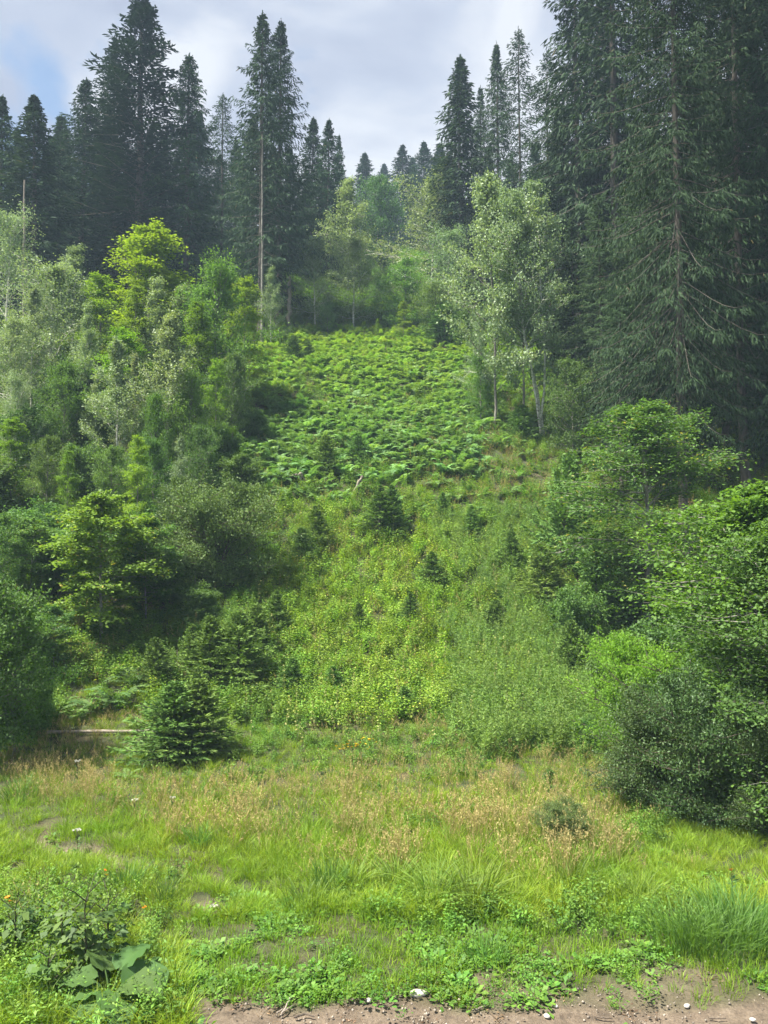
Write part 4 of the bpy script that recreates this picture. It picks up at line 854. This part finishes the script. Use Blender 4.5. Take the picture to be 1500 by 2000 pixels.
# young spruces -----------------------------------------------------
YS = [spruce_meshes('young_spruce', 40, 1.8, .75, .02, .03, .15, .1, .12, 7, 17, 4, .13, .030, .85, .05, 'needle_young', False, young=True),
      spruce_meshes('young_spruce_bushy', 41, 1.8, .95, .02, .03, .2, .15, .11, 8, 18, 4, .14, .032, .75, .05, 'needle_young', False, young=True),
      spruce_meshes('young_spruce_slim', 42, 1.8, .55, .02, .03, .1, .1, .14, 6, 15, 4, .12, .028, .8, .15, 'needle_young', False, young=True)]
YG = 'young spruces on the slope and meadow'
for px, base, top, k, wd, lb in [
 (340, 1480, 1330, 1, 1.2, 'bushy dark spruce in front of the lying log, left half of the clump'),
 (385, 1472, 1325, 1, 1.2, 'bushy dark spruce in front of the lying log, right half of the clump'),
 (330, 1452, 1400, 0, .9, 'small light green spruce tip at the left front of the dark spruce clump'),
 (410, 1345, 1200, 0, 1.2, 'slim young spruce behind the dark clump, left of its neighbour'),
 (462, 1345, 1195, 1, 1.0, 'dark young spruce with full foliage right of the pale dead stems'),
 (372, 1330, 1215, 2, 1.1, 'thin young spruce at the edge of the left thicket'),
 (300, 1350, 1245, 1, 1.0, 'young spruce beside the large ferns of the thicket foot'),
 (568, 1368, 1285, 1, 1.0, 'lone small spruce at the foot of the bright brambles'),
 (650, 1358, 1300, 1, 1.1, 'faint low spruce right of the lone small spruce'),
 (500, 1290, 1180, 1, 1.0, 'young spruce where the brambles meet the thicket'),
 (540, 1240, 1150, 0, 1.1, 'slim spruce half sunk in the brambles'),
 (575, 710, 655, 1, 1.3, 'small dark spruce at the top left corner of the fern field'),
 (600, 705, 665, 0, 1.2, 'tiny spruce right next to the dark one among the upper ferns'),
 (870, 672, 590, 1, 1.3, 'dark young spruce at the top right corner of the fern field'),
 (905, 680, 600, 1, 1.1, 'young spruce behind the right end of the upper ferns'),
 (740, 1050, 945, 2, 1.5, 'tall narrow young spruce in the middle of the slope under the leaning pole'),
 (765, 1040, 945, 0, 1.0, 'young spruce right behind the tall narrow one in mid slope'),
 (620, 1075, 985, 0, 1.4, 'broad young spruce left of the mid slope group'),
 (590, 1110, 1030, 1, 1.0, 'dark young spruce low at the left of the mid slope'),
 (865, 1020, 960, 2, 1.6, 'thin young spruce at the right of the mid slope clearing'),
 (920, 1060, 985, 2, 1.4, 'feathery young spruce between brambles in the right mid slope'),
 (640, 930, 850, 1, 1.3, 'young spruce standing among the lower ferns near the broken stump'),
 (700, 905, 850, 1, 1.0, 'young spruce in the ferns above the leaning pole'),
 (505, 1020, 950, 1, 1.2, 'young spruce under the lower left corner of the fern field'),
 (1000, 1120, 1030, 0, 1.2, 'young spruce at the right border of the bright brambles'),
 (960, 1240, 1170, 1, 1.0, 'small spruce just above the feathery horsetail'),
 (800, 1230, 1155, 2, 1.4, 'slim small spruce in the centre of the brambles'),
 (1090, 1110, 885, 1, .62, 'dark conical spruce at the left foot of the ash'),
 (1060, 1180, 1060, 1, .9, 'dark low spruce in front of the conical one'),
 (1110, 1330, 1210, 1, .9, 'dark young spruce under the left boughs of the ash'),
 (1165, 1250, 1060, 1, .8, 'spruce in shadow close to the ash trunk'),
 (1020, 860, 790, 1, 1.2, 'young spruce left of the pale leaning stems'),
 (700, 1240, 1175, 0, 1.2, 'small spruce left of the slim one in the brambles'),
 (845, 1150, 1075, 0, 1.2, 'pale young spruce right of centre on the slope'),
 (950, 800, 745, 1, 1.2, 'young spruce at the right edge of the ferns'),
 (790, 1395, 1340, 1, 1.2, 'low spruce at the border of brambles and meadow'),
]:
    plant('young_spruce', YS[k], px, base=base, top=top, wide=wd * random.uniform(.75, 1.1), label=lb, cat='young spruce', group=YG, tint=(1.9 * random.uniform(.85, 1.1), 1.7, 1.05)).rotation_euler.x = random.gauss(0, .06)

# ferns --------------------------------------------------------------
fern_m = [fern_mesh('fern', 300 + i, M['fern'], 9 + i % 4, .80) for i in range(6)]
cnt = 0; gf = np.random.default_rng(33); extra = []
while cnt < 290:
    px = gf.uniform(440, 1010); py = gf.uniform(645, 950)
    if gf.random() > fern_zone(np.array(px), np.array(py)) * (.45 + .55 * (py - 640) / 300): continue
    x, y, z = ground_at(px, py)
    o = link(bpy.data.objects.new('fern', fern_m[gf.integers(0, 6)])); o.location = (x, y, z)
    o.rotation_euler = (gf.normal(-.1, .15), gf.normal(0, .15), gf.uniform(0, 6.28)); s = gf.uniform(.9, 1.6); o.scale = (s, s, s)
    up_ = float(np.clip((830 - py) / 170, 0, 1)); br_ = gf.uniform(.85, 1.35); o.color = ((1.0 + .35 * up_) * br_, (1.05 + .2 * up_) * br_, (1.25 - .5 * up_) * br_, 1)  # upper ferns yellower and brighter: their sunlit look is put into the tint
    setp(o, 'large green fern among many others in the fern field of the clearing', 'fern', 'ferns of the fern field'); cnt += 1
xx, yy, zz, px, py = cover_points(g, lambda d: 8.5, -16, 12, 28, 52)
kp = g.random(len(xx)) < fern_zone(px, py); t = np.clip((830 - py) / 170, 0, 1)  # t: sunlit yellow painted into the tint of the upper fern bed
kp |= (g.random(len(xx)) < .10) & (py > 560)
scatter('fern_undergrowth', proto_collection('fern_undergrowth', ferns_s), 5, np.stack([xx, yy, zz], 1)[kp], g.uniform(.8, 1.4, kp.sum()), lerp3((1.0, 1.05, 1.15), (1.35, 1.25, .7), t)[kp],
        'dense bed of green ferns filling the upper clearing', 'ferns', g, tilt=.2)
def big_fern(px, base, L, nf, lb, seed, mat='fern_dark'):
    x, y, z = ground_at(px, base); gg = np.random.default_rng(seed)
    r = link(bpy.data.objects.new('fern', None)); r.location = (x, y, z); r.empty_display_size = .2
    setp(r, lb, 'fern', 'single ferns outside the fern field')
    a0 = gg.uniform(0, 6)
    for k in range(nf):
        b = MB(); frond(b, (0, 0, 0), a0 + k * 2 * pi / nf + gg.normal(0, .2), L * gg.uniform(.75, 1.15), gg.uniform(.6, 1.15), gg, n=20, v=gg.uniform(.35, .75))
        c = link(bpy.data.objects.new('frond', b.mesh('frond', M[mat]))); c.parent = r
for i, (px, base, L, nf, lb) in enumerate([
    (190, 1395, .95, 9, 'wide fern left of the large arching ones at the thicket foot'), (228, 1375, 1.1, 10, 'largest arching fern at the foot of the left thicket'),
    (262, 1340, 1.0, 9, 'upright fern behind the largest arching one'), (150, 1410, .7, 8, 'low pale fern just above the left end of the lying log'),
    (300, 1320, .9, 8, 'shaded fern between the young spruces and the thicket'), (120, 1385, .8, 8, 'fern half hidden at the foot of the left edge shrub'),
    (268, 1428, .5, 7, 'small yellowish fern behind the log next to the dark spruce clump'), (247, 1522, .42, 6, 'single small upright fern in the middle of the left meadow'),
    (1150, 1392, .9, 9, 'dark arching fern beside the rounded willow shrub'), (1185, 1370, .8, 8, 'shaded fern under the feathery shrub'),
    (330, 1305, .9, 8, 'fern deeper in the shade of the left thicket'), (480, 1110, 1.0, 9, 'fern on the slope left of the brambles'),
    (520, 1060, 1.0, 9, 'fern below the lower left corner of the fern field'), (545, 1110, .9, 8, 'fern between brambles and mid slope spruces'),
    (470, 1160, .9, 8, 'low fern at the edge of the shaded thicket'), (950, 1000, .8, 8, 'fern in the brown clearing on the right'),
    (840, 985, .8, 8, 'fern at the left of the brown clearing'), (1010, 960, .8, 8, 'fern at the upper right of the brown clearing')]):
    big_fern(px, base, L, nf, lb, 500 + i, 'fern' if px in (268, 247, 150, 840, 950) else 'fern_dark')

# dead stems, logs, poles ----------------------------------------------
def pole(name, pts, rads, lb, cat, mat='dead_wood', stubs=0, group=None, seed=0):
    b = MB(); gg = np.random.default_rng(seed); pts = np.array(pts, float); k = 14
    u = np.linspace(0, 1, k); us = np.linspace(0, 1, len(pts)); P = np.stack([np.interp(u, us, pts[:, i]) for i in range(3)], 1); R = np.interp(u, us, rads)
    P[1:-1] += gg.normal(0, float(np.mean(rads)) * .25, (k - 2, 3)); c = P[0].copy(); P -= c
    b.tube(P, R * gg.uniform(.88, 1.12, k), 9)
    for end, rr in ((P[0], R[0]), (P[-1], R[-1])):   # closed ragged ends
        t = unit((P[1] - P[0]) if end is P[0] else (P[-1] - P[-2])) * (-1 if end is P[0] else 1); b.tube([end - t * rr * .3, end + t * rr * .15, end + t * rr * .35], [rr * .9, rr * .7, .001], 9)
    o = link(bpy.data.objects.new(name, b.mesh(name, M[mat]))); o.location = c; setp(o, lb, cat, group)
    for s in range(stubs):
        i = gg.integers(3, k - 2); a = gg.uniform(0, 6.28); L = gg.uniform(.25, .8); q = MB()
        q.tube([P[i], P[i] + [cos(a) * L, sin(a) * L, L * .2]], [R[i] * .35, .004], 4); st = link(bpy.data.objects.new('branch_stub', q.mesh('branch_stub', M[mat]))); st.parent = o
    return o
def gp(px, py, up=0): x, y, z = ground_at(px, py); return (x, y, z + up)
pole('lying_log', [gp(92, 1437, .06), gp(180, 1437, .08), gp(260, 1436, .08), gp(350, 1437, .09), gp(425, 1438, .08)], [.036, .036, .034, .032, .026], 'long pale peeled log lying across the back of the left meadow', 'log', seed=1)
def top_pt(px, py, d):
    x, y, z = col_at(px, d); H = height_to(y, z, py); dep = y * CP + (z + H - CAM_H) * SP_; return ((px - 750) / FPX * dep, y, z + H)
SP_ = sin(PITCH)
def standing(px0, py0, px1, py1, r0, r1, lb, name='dead_tree', cat='dead tree', mat='dead_wood', stubs=3, seed=0, d=None, group=None):
    a = gp(px0, py0) if d is None else col_at(px0, d); e_ = top_pt(px1, py1, a[1]); m = [(a[i] + e_[i]) / 2 for i in range(3)]; m[0] += (e_[0] - a[0]) * .08
    return pole(name, [(a[0], a[1], a[2] - .1), m, e_], [r0, (r0 + r1) / 2, r1], lb, cat, mat, stubs, group, seed)
standing(563, 640, 566, 540, .16, .10, 'pale barkless standing trunk above the upper left ferns', seed=3, stubs=4)
standing(512, 0, 512, 262, .10, .015, 'long straight bare grey trunk in front of the twin drooping spruces', seed=4, d=47, stubs=9, mat='bark_grey')
standing(47, 0, 48, 352, .12, .045, 'thin white dead stem standing near the left edge', seed=5, d=46, stubs=4)
standing(587, 952, 588, 926, .09, .075, 'short upright broken stump in the lower ferns', 'broken_stump', 'stump', stubs=0, seed=8)
a = gp(558, 942, .15); e_ = top_pt(589, 925, gp(587, 952)[1] - .2); pole('broken_pole', [a, e_], [.04, .06], 'grey pole leaning on the broken stump from the left', 'pole', seed=9)
a = gp(612, 958, .05); e_ = top_pt(590, 932, gp(587, 952)[1] - .2); pole('broken_pole', [a, e_], [.03, .04], 'dark thin pole slanting down right from the broken stump', 'pole', mat='bark_brown', seed=10)
a = gp(688, 966, .0); e_ = top_pt(708, 930, a[1] + .1); pole('leaning_pole', [a, e_], [.045, .06], 'pale pole leaning alone to the right on the mid slope', 'pole', seed=11)
for i, (x0, y0, x1, y1, lb) in enumerate([(398, 1340, 399, 1268, 'thin pale dead stem behind the dark spruce clump'), (347, 1325, 346, 1270, 'thin pale stem at the left of the young spruces'),
                                          (412, 1280, 410, 1245, 'short thin grey stem above the young spruces'), (382, 1175, 381, 1110, 'thin white sapling stem on the slope right of the maple')]):
    standing(x0, y0, x1, y1, .014, .008, lb, 'dead_sapling', 'dead sapling', stubs=1, seed=20 + i)

# sapling broadleaves and clumps in the meadow --------------------------
for px, base, top, lb in [(145, 1745, 1685, 'knee-high leafy sapling with a thin dark stem in the left meadow'), (480, 1330, 1240, 'slim green sapling above the meadow edge'), (1075, 1560, 1500, 'small sapling behind the isolated willow bush')]:
    plant('sapling', BR['sapling'], px, base=base, top=top, label=lb, cat='sapling', group='broadleaf saplings')
def clump(name, px, base, n, h, w_, sp, lean, mat, lb, seed, group):
    gg = np.random.default_rng(seed); b = MB(); tuft(b, gg, n, h, w_, sp, lean, 4)
    o = link(bpy.data.objects.new(name, b.mesh(name, mat))); o.location = ground_at(px, base); setp(o, lb, 'grass clump', group); return o
SG = 'clumps of sedge and tall grass in the meadow'
for i, a in enumerate([
 ('sedge_clump', 645, 1745, 160, .42, .012, .16, .35, M['grassy'], 'dark upright rush clump left of the arching yellow-green sedges'),
 ('sedge_clump', 690, 1740, 150, .45, .014, .14, .9, M['sedge'], 'arching yellow-green sedge clump beside the dark rush clump'),
 ('sedge_clump', 850, 1770, 170, .52, .014, .2, .8, M['sedge'], 'large bright yellow-green sedge clump in mid meadow'),
 ('sedge_clump', 925, 1775, 190, .6, .015, .22, .85, M['sedge'], 'biggest arching sedge clump right of the middle'),
 ('sedge_clump', 775, 1735, 120, .45, .013, .14, .7, M['sedge'], 'sedge clump behind the large yellow-green ones'),
 ('sedge_clump', 600, 1775, 120, .35, .012, .2, .6, M['sedge'], 'low sedge clump at the left end of the sedge row'),
 ('grass_clump', 1120, 1740, 150, .42, .010, .2, .8, M['sedge'], 'grass clump with fine arching blades under the isolated willow bush'),
 ('grass_clump', 1240, 1765, 140, .40, .010, .22, .7, M['sedge'], 'pale fine grass clump right of the isolated willow bush'),
 ('grass_clump', 1330, 1850, 260, .5, .010, .28, .6, M['grassy'], 'left one of the lush tall green grass clumps at the right'),
 ('grass_clump', 1400, 1858, 320, .55, .010, .32, .6, M['grassy'], 'middle and tallest lush green grass clump at the right'),
 ('grass_clump', 1470, 1850, 260, .5, .010, .28, .6, M['grassy'], 'lush green grass clump against the right edge'),
 ('grass_clump', 1440, 1810, 220, .45, .010, .3, .6, M['grassy'], 'lush grass clump behind the tallest one at the right'),
 ('grass_clump', 250, 1735, 150, .3, .009, .15, .5, M['grassy'], 'dark green tuft at the right end of the bare track patch'),
 ('grass_clump', 322, 1765, 110, .28, .009, .1, .5, M['grassy'], 'small dark green tuft right of the cart track'),
 ('grass_clump', 945, 1880, 170, .26, .008, .2, .5, M['grassy'], 'dense low grass tuft in the turf above the dirt road'),
 ('grass_clump', 390, 1655, 110, .34, .010, .12, .7, M['grassy'], 'green tuft in the meadow beyond the cart track'),
 ('grass_clump', 40, 1560, 170, .45, .010, .3, .6, M['grassy'], 'dark grass tuft at the left edge below the trees')]):
    clump(*a, 700 + i, SG)

# burdock, tall herb, flowers -------------------------------------------
def broad_leaf(L, W, g, cup=.18, wav=.05, n=9, m=8):
    """a real leaf blade with midrib, side veins and a wavy rim"""
    b = MB(); V = []; u = np.linspace(0, 1, n); s = np.linspace(-1, 1, m)
    for a in u:
        wd = W * .5 * (sin(pi * min(1, a ** .62 * .97 + .03)) ** .75 + .05)
        for q in s:
            x = q * wd; y_ = a * L - (.12 * L * (1 - a) ** 3) * (abs(q) > .2) * abs(q); z_ = cup * abs(x) * 1.1 - .34 * L * a ** 2.2 + wav * L * sin(a * 19 + q * 3) * abs(q) ** 2 + .012 * L * cos(a * 44 + abs(q) * 9) * (1 - abs(abs(q) - .5))
            V.append((x, y_, z_))
    i = (np.arange(n - 1)[:, None] * m + np.arange(m - 1)[None]).ravel()
    b.add(V, np.stack([i, i + 1, i + m + 1, i + m], 1), v=g.uniform(.3, .8) + np.tile(np.where(np.abs(s) < .2, .15, 0), n))
    b.tube([(0, y_, -.34 * L * (y_ / L) ** 2.2 - .004) for y_ in np.linspace(0, .9 * L, 6)], np.linspace(.010, .003, 6) * L * 2, 4, v=.95)
    return b
def burdock(px, base, leaves, lb, seed, group):
    gg = np.random.default_rng(seed); x, y, z = ground_at(px, base)
    r = link(bpy.data.objects.new('burdock_plant', None)); r.location = (x, y, z); r.empty_display_size = .2; setp(r, lb, 'burdock', group)
    for (az, L, W, hh, tilt, out_) in leaves:
        az = radians(az); b = broad_leaf(L, W, gg); st = MB(); e_ = np.array([cos(az) * out_, sin(az) * out_, hh])
        o = link(bpy.data.objects.new('leaf', b.mesh('leaf', M['burdock']))); o.parent = r; o.location = e_; o.rotation_euler = (radians(tilt), gg.normal(0, .15), az - pi / 2)
        st.tube([(0, 0, 0), e_ * .55 + [0, 0, .04], e_], [.014, .011, .007], 5, v=.7); s_ = link(bpy.data.objects.new('leaf_stalk', st.mesh('leaf_stalk', M['burdock']))); s_.parent = r
burdock(215, 1965, [(-150, .34, .30, .16, 5, .12), (-100, .40, .36, .14, -5, .14), (-60, .42, .34, .18, 0, .16), (-20, .36, .34, .22, 10, .18), (60, .34, .30, .28, 25, .12), (130, .36, .32, .26, 20, .14), (180, .34, .30, .22, 10, .16), (-120, .26, .24, .08, -10, .25), (-45, .28, .26, .07, -12, .28)],
        'burdock with light green leaves flat over the ground at bottom left', 61, 'burdock plants at bottom left')
burdock(285, 1945, [(-75, .38, .40, .28, -34, .02), (-30, .30, .26, .10, 0, .1), (-160, .26, .24, .10, 5, .12), (100, .28, .26, .12, 20, .1)],
        'burdock with one big blue-green leaf turned to the viewer', 62, 'burdock plants at bottom left')
burdock(160, 1935, [(-80, .28, .24, .20, 0, .1), (-140, .30, .26, .16, 0, .12), (10, .28, .24, .22, 10, .1), (90, .28, .26, .25, 30, .1)], 'small burdock under the tall branched herb', 63, 'burdock plants at bottom left')
def tall_herb(px, base, H, lb, seed, nbr=7, leaves=40):
    gg = np.random.default_rng(seed); x, y, z = ground_at(px, base); r = link(bpy.data.objects.new('tall_herb', None)); r.location = (x, y, z); r.empty_display_size = .2
    setp(r, lb, 'herb', 'tall branched herbs at bottom left'); S = MB(); Lf = MB(); Fl = MB()
    ax = np.array([(0, 0, 0), (.03 * H, .01, .35 * H), (.01, 0, .7 * H), (.06 * H, 0, H)]); S.tube(ax, [.012, .010, .007, .003], 6)
    tips = [ax[-1]]
    for i in range(nbr):
        u = .3 + .6 * i / nbr; p = np.array([np.interp(u * H, ax[:, 2], ax[:, j]) for j in range(3)]); a = i * 2.4 + gg.normal(0, .3); L = H * gg.uniform(.3, .5) * (1.1 - .4 * u)
        e_ = p + [cos(a) * L * .8, sin(a) * L * .8, L * .7]; m = (p + e_) / 2 + [0, 0, .05 * L]; S.tube([p, m, e_], [.006, .005, .002], 4)
        for k in range(3):
            b2 = gg.uniform(0, 6.28); q = m * (1 - k / 3) + e_ * k / 3; t = q + np.array([cos(b2), sin(b2), .8]) * L * .35; S.tube([q, t], [.003, .0015], 3); tips.append(t)
        tips.append(e_)
    for t in tips:
        k = 9; d_ = gg.normal(0, 1, (k, 3)); Fl.blades(t + d_ * .015, d_ + [0, 0, -.6], gg.normal(0, 1, (k, 3)), .035, .02, gg.random(k))
    k = leaves; zz_ = gg.uniform(.08, .75, k) * H; a = gg.uniform(0, 6.28, k); rr = gg.uniform(.02, .25, k) * H
    Lf.blades(np.stack([np.cos(a) * rr, np.sin(a) * rr, zz_], 1), np.stack([np.cos(a), np.sin(a), gg.uniform(-.7, .2, k)], 1), np.array([0, 0, 1.0]) + gg.normal(0, .35, (k, 3)), gg.uniform(.07, .15, k), gg.uniform(.05, .09, k), gg.random(k), fold=.15)
    for nm, bb, mt in (('stem', S, M['stem']), ('foliage', Lf, M['herb']), ('blossom', Fl, M['sedge'])):
        c = link(bpy.data.objects.new(nm, bb.mesh(nm, mt))); c.parent = r
tall_herb(160, 1925, 1.0, 'tall dark-stemmed branched herb with small pale heads above the burdock', 71, 9, 120)
tall_herb(115, 1900, .85, 'leafy branched herb directly left of the tall dark-stemmed one', 72, 7, 90)
tall_herb(205, 1890, .8, 'branched herb right behind the tall dark-stemmed one', 73, 7, 70)
tall_herb(25, 1880, .7, 'branched herb at the left edge near the orange flower', 74, 6, 70)
tall_herb(60, 1845, .6, 'lower branched herb between the left edge and the tall herbs', 75, 6, 60)
tall_herb(90, 1960, .5, 'small leafy herb in the bottom left grass', 76, 5, 60)
def flower(name, px, base, H, nh, spread, head, mat, lb, cat, seed, group=None, umbel=False):
    gg = np.random.default_rng(seed); x, y, z = ground_at(px, base); r = link(bpy.data.objects.new(name, None)); r.location = (x, y, z); r.empty_display_size = .1; setp(r, lb, cat, group)
    S = MB(); S.tube([(0, 0, 0), (.01, 0, H * .5), (0, 0, H * .8)], [.005, .004, .003], 4)
    for i in range(nh):
        a = gg.uniform(0, 6.28); rr = spread * math.sqrt(gg.random()); t = np.array([cos(a) * rr, sin(a) * rr, H * gg.uniform(.85, 1.1) if not umbel else H])
        S.tube([(0, 0, H * gg.uniform(.4, .75)), t], [.0025, .0018], 3); F = MB(); k = 12; b_ = np.arange(k) * 2 * pi / k
        F.blades(np.zeros((k, 3)), np.stack([np.cos(b_), np.sin(b_), .25 + 0 * b_], 1), np.tile([0, 0, 1.0], (k, 1)), head, head * .45, gg.random(k))
        F.tube([(0, 0, -.012), (0, 0, .006), (0, 0, .01)], [.004, head * .35, .001], 6, v=.1)
        o = link(bpy.data.objects.new('flower_head', F.mesh('flower_head', mat))); o.parent = r; o.location = t; o.rotation_euler = (gg.normal(-.35, .3), gg.normal(0, .3), 0)
    k = 14; zz_ = gg.uniform(.05, .7, k) * H; a = gg.uniform(0, 6.28, k); LB = MB()
    LB.blades(np.stack([0 * a, 0 * a, zz_], 1), np.stack([np.cos(a), np.sin(a), .3 + 0 * a], 1), np.array([0, 0, 1.0]) + gg.normal(0, .3, (k, 3)), .10, .03, gg.random(k))
    for nm, bb, mt in (('stem', S, M['stem']), ('foliage', LB, M['herb'])):
        c = link(bpy.data.objects.new(nm, bb.mesh(nm, mt))); c.parent = r
YF = 'yellow flowers in mid meadow'
for i, (px, base, lb) in enumerate([(672, 1500, 'leftmost plant of the yellow flower patch'), (688, 1496, 'yellow-flowered plant in the middle of the patch'), (706, 1500, 'yellow-flowered plant right in the patch, lowest heads'),
                                    (722, 1488, 'rightmost plant of the yellow flower patch')]):
    flower('yellow_flower', px, base, .42, 7, .16, .030, M['yellow'], lb, 'yellow flower', 80 + i, YF)
flower('orange_flower', 15, 1830, .40, 2, .05, .035, M['orange'], 'orange flower at the left edge above the branched herbs', 'orange flower', 90, 'orange flowers')
flower('orange_flower', 203, 1765, .34, 2, .04, .028, M['orange'], 'orange flower beside the bare patch of the cart track', 'orange flower', 91, 'orange flowers')
flower('orange_flower', 1430, 1770, .42, 1, .01, .040, M['orange'], 'pale orange flower above the lush grass clumps at the right', 'orange flower', 92, 'orange flowers')
flower('orange_flower', 278, 1810, .22, 2, .04, .022, M['orange'], 'small orange flower in the dry grass above the burdock', 'orange flower', 93, 'orange flowers')
UM = 'white umbels in the left meadow'
for i, (px, base, H, lb) in enumerate([(150, 1672, .35, 'flat white umbel standing out at the cart track'), (150, 1520, .3, 'small white umbel in the dry grass below the log'), (262, 1595, .25, 'small white umbel in the middle of the left meadow'),
                                    (336, 1590, .25, 'white umbel right of the middle of the left meadow')]):
    flower('white_umbel', px, base, H, 12, .06, .016, M['white'], lb, 'white flower', 95 + i, UM, True)
spm = mk(spike, 3, M['fern'], 230)
for me in spm: me.name = 'flower_spike'
M['spike'] = leaf_mat('seed_spikes', (.10, .16, .04), (.20, .26, .06), .3, c=(.48, .46, .20))
for me in spm: me.materials[0] = M['spike']
gs = np.random.default_rng(44); c_ = 0
while c_ < 110:
    px = gs.uniform(480, 1120); py = gs.uniform(1060, 1500)
    if gs.random() > .4 + .6 * math.exp(-((px - 700) / 200) ** 2): continue
    o = link(bpy.data.objects.new('flower_spike', spm[gs.integers(0, 3)])); o.location = ground_at(px, py); s = gs.uniform(.7, 1.05)
    o.scale = (s, s, s); o.rotation_euler = (gs.normal(0, .08), gs.normal(0, .08), gs.uniform(0, 6.28))
    setp(o, 'thin upright pale yellow seed spike above the brambles of the lower slope', 'flower spike', 'pale flower spikes of the lower slope'); c_ += 1

# stones and sticks of the road -----------------------------------------
def stone(px, py, w_, l_, h_, lb, seed):
    gg = np.random.default_rng(seed); n, m = 10, 7; V = []
    for i in range(m):
        ph = -pi / 2 + pi * i / (m - 1)
        for j in range(n):
            a = 2 * pi * j / n; f = 1 + .14 * sin(2 * a + seed) + .10 * sin(3 * a + 2 * ph + seed) + gg.normal(0, .04)
            V.append((cos(a) * cos(ph) * w_ / 2 * f, sin(a) * cos(ph) * l_ / 2 * f, (np.sign(sin(ph)) * abs(sin(ph)) ** .7) * h_ / 2))
    i = np.arange(m - 1)[:, None] * n; j = np.arange(n)[None]; j2 = (j + 1) % n
    b = MB(); b.add(V, np.stack([i + j, i + j2, i + n + j2, i + n + j], -1).reshape(-1, 4))
    o = link(bpy.data.objects.new('stone', b.mesh('stone', M['stone']))); x, y, z = ground_at(px, py); o.location = (x, y, z + h_ * .2); o.rotation_euler = (0, 0, gg.uniform(-.4, .4)); setp(o, lb, 'stone', 'stones on the dirt road')
for i, a in enumerate([(815, 1943, .16, .09, .06, 'flat white stone at the edge of the grass and the dirt road'), (333, 1990, .16, .09, .06, 'pale oval stone at the bottom left end of the road'),
     (1068, 1986, .06, .05, .03, 'small light stone low in the middle of the road'), (1085, 1966, .05, .04, .025, 'tiny stone above the small light one'), (720, 1958, .06, .05, .03, 'small brownish stone left of the flat white stone'),
     (1342, 1968, .06, .05, .03, 'small pale stone on the right of the road'), (300, 1978, .08, .06, .04, 'reddish brown stone half in the weeds beside the pale oval stone'), (1470, 1995, .05, .04, .03, 'small whitish stone at the bottom right corner')]):
    stone(*a, 900 + i)
def stick(pts, r, lb, seed, mat='bark_brown', fork=None):
    P = [gp(a, b_, .012 + c_) for a, b_, c_ in pts]
    o = pole('stick', P, [r, r * .8, r * .5][:max(2, len(P))] if len(P) > 2 else [r, r * .6], lb, 'stick', mat, 0, 'sticks on the dirt road', seed)
    if fork:
        q = MB(); c = np.array(o.location); F = [np.array(gp(a, b_, .012 + c2)) - c for a, b_, c2 in fork]; q.tube(F, np.linspace(r * .6, .002, len(F)), 5)
        s_ = link(bpy.data.objects.new('side_twig', q.mesh('side_twig', M[mat]))); s_.parent = o
stick([(548, 1990, 0), (558, 1978, .03), (566, 1966, .06)], .010, 'pale forked twig standing up on the road at the lower left', 1, 'dead_wood', [(552, 1985, .01), (562, 1982, .04), (572, 1980, .05)])
stick([(540, 1984, 0), (556, 1976, .01)], .008, 'short pale stick beside the forked twig', 2, 'dead_wood')
stick([(575, 1990, 0), (595, 1987, .01), (614, 1989, 0)], .010, 'dark bark stick right of the forked twig', 3)
stick([(928, 1976, 0), (942, 1973, .01), (955, 1968, 0)], .008, 'pale slanting stick in the middle of the road', 4, 'dead_wood')
stick([(1385, 1992, 0), (1400, 1994, .01), (1418, 1994, 0)], .008, 'dark brown stick near the bottom right of the road', 5)
stick([(1162, 1990, 0), (1180, 1993, .01), (1196, 1996, 0)], .009, 'dark stick at the bottom edge right of the middle', 6)
stick([(1008, 1978, 0), (1026, 1976, .01)], .006, 'thin dark stick left of the small light stones', 7)
stick([(462, 1972, 0), (482, 1968, .01), (498, 1970, 0)], .007, 'dark twig at the left end of the bare road', 8)
# boulders of the track
stone(418, 1772, .10, .08, .05, 'grey stone half sunk in the rut at the right end of the cart track', 950)

# ------------------------------------------------------------------ haze
hb = MB(); X0, X1, Y0, Y1, Z0, Z1 = -1000, 1000, -600, 1300, -90, 120
hb.add([(X0, Y0, Z0), (X1, Y0, Z0), (X1, Y1, Z0), (X0, Y1, Z0), (X0, Y0, Z1), (X1, Y0, Z1), (X1, Y1, Z1), (X0, Y1, Z1)],
       [(0, 3, 2, 1), (4, 5, 6, 7), (0, 1, 5, 4), (1, 2, 6, 5), (2, 3, 7, 6), (3, 0, 4, 7)])
hm = new_mat('haze_air'); o = hm.node_tree.nodes.new('ShaderNodeOutputMaterial'); pv = hm.node_tree.nodes.new('ShaderNodeVolumePrincipled')
pv.inputs['Color'].default_value = (.52, .72, 1.0, 1); pv.inputs['Density'].default_value = .0010; pv.inputs['Anisotropy'].default_value = 0.0
hm.node_tree.links.new(pv.outputs[0], o.inputs['Volume'])
HAZE = True
if HAZE:
    ho = link(bpy.data.objects.new('haze', hb.mesh('haze', hm))); ho['kind'] = 'stuff'; ho['label'] = 'thin pale blue haze in the air over the slope'; ho['category'] = 'haze'
tris = {}
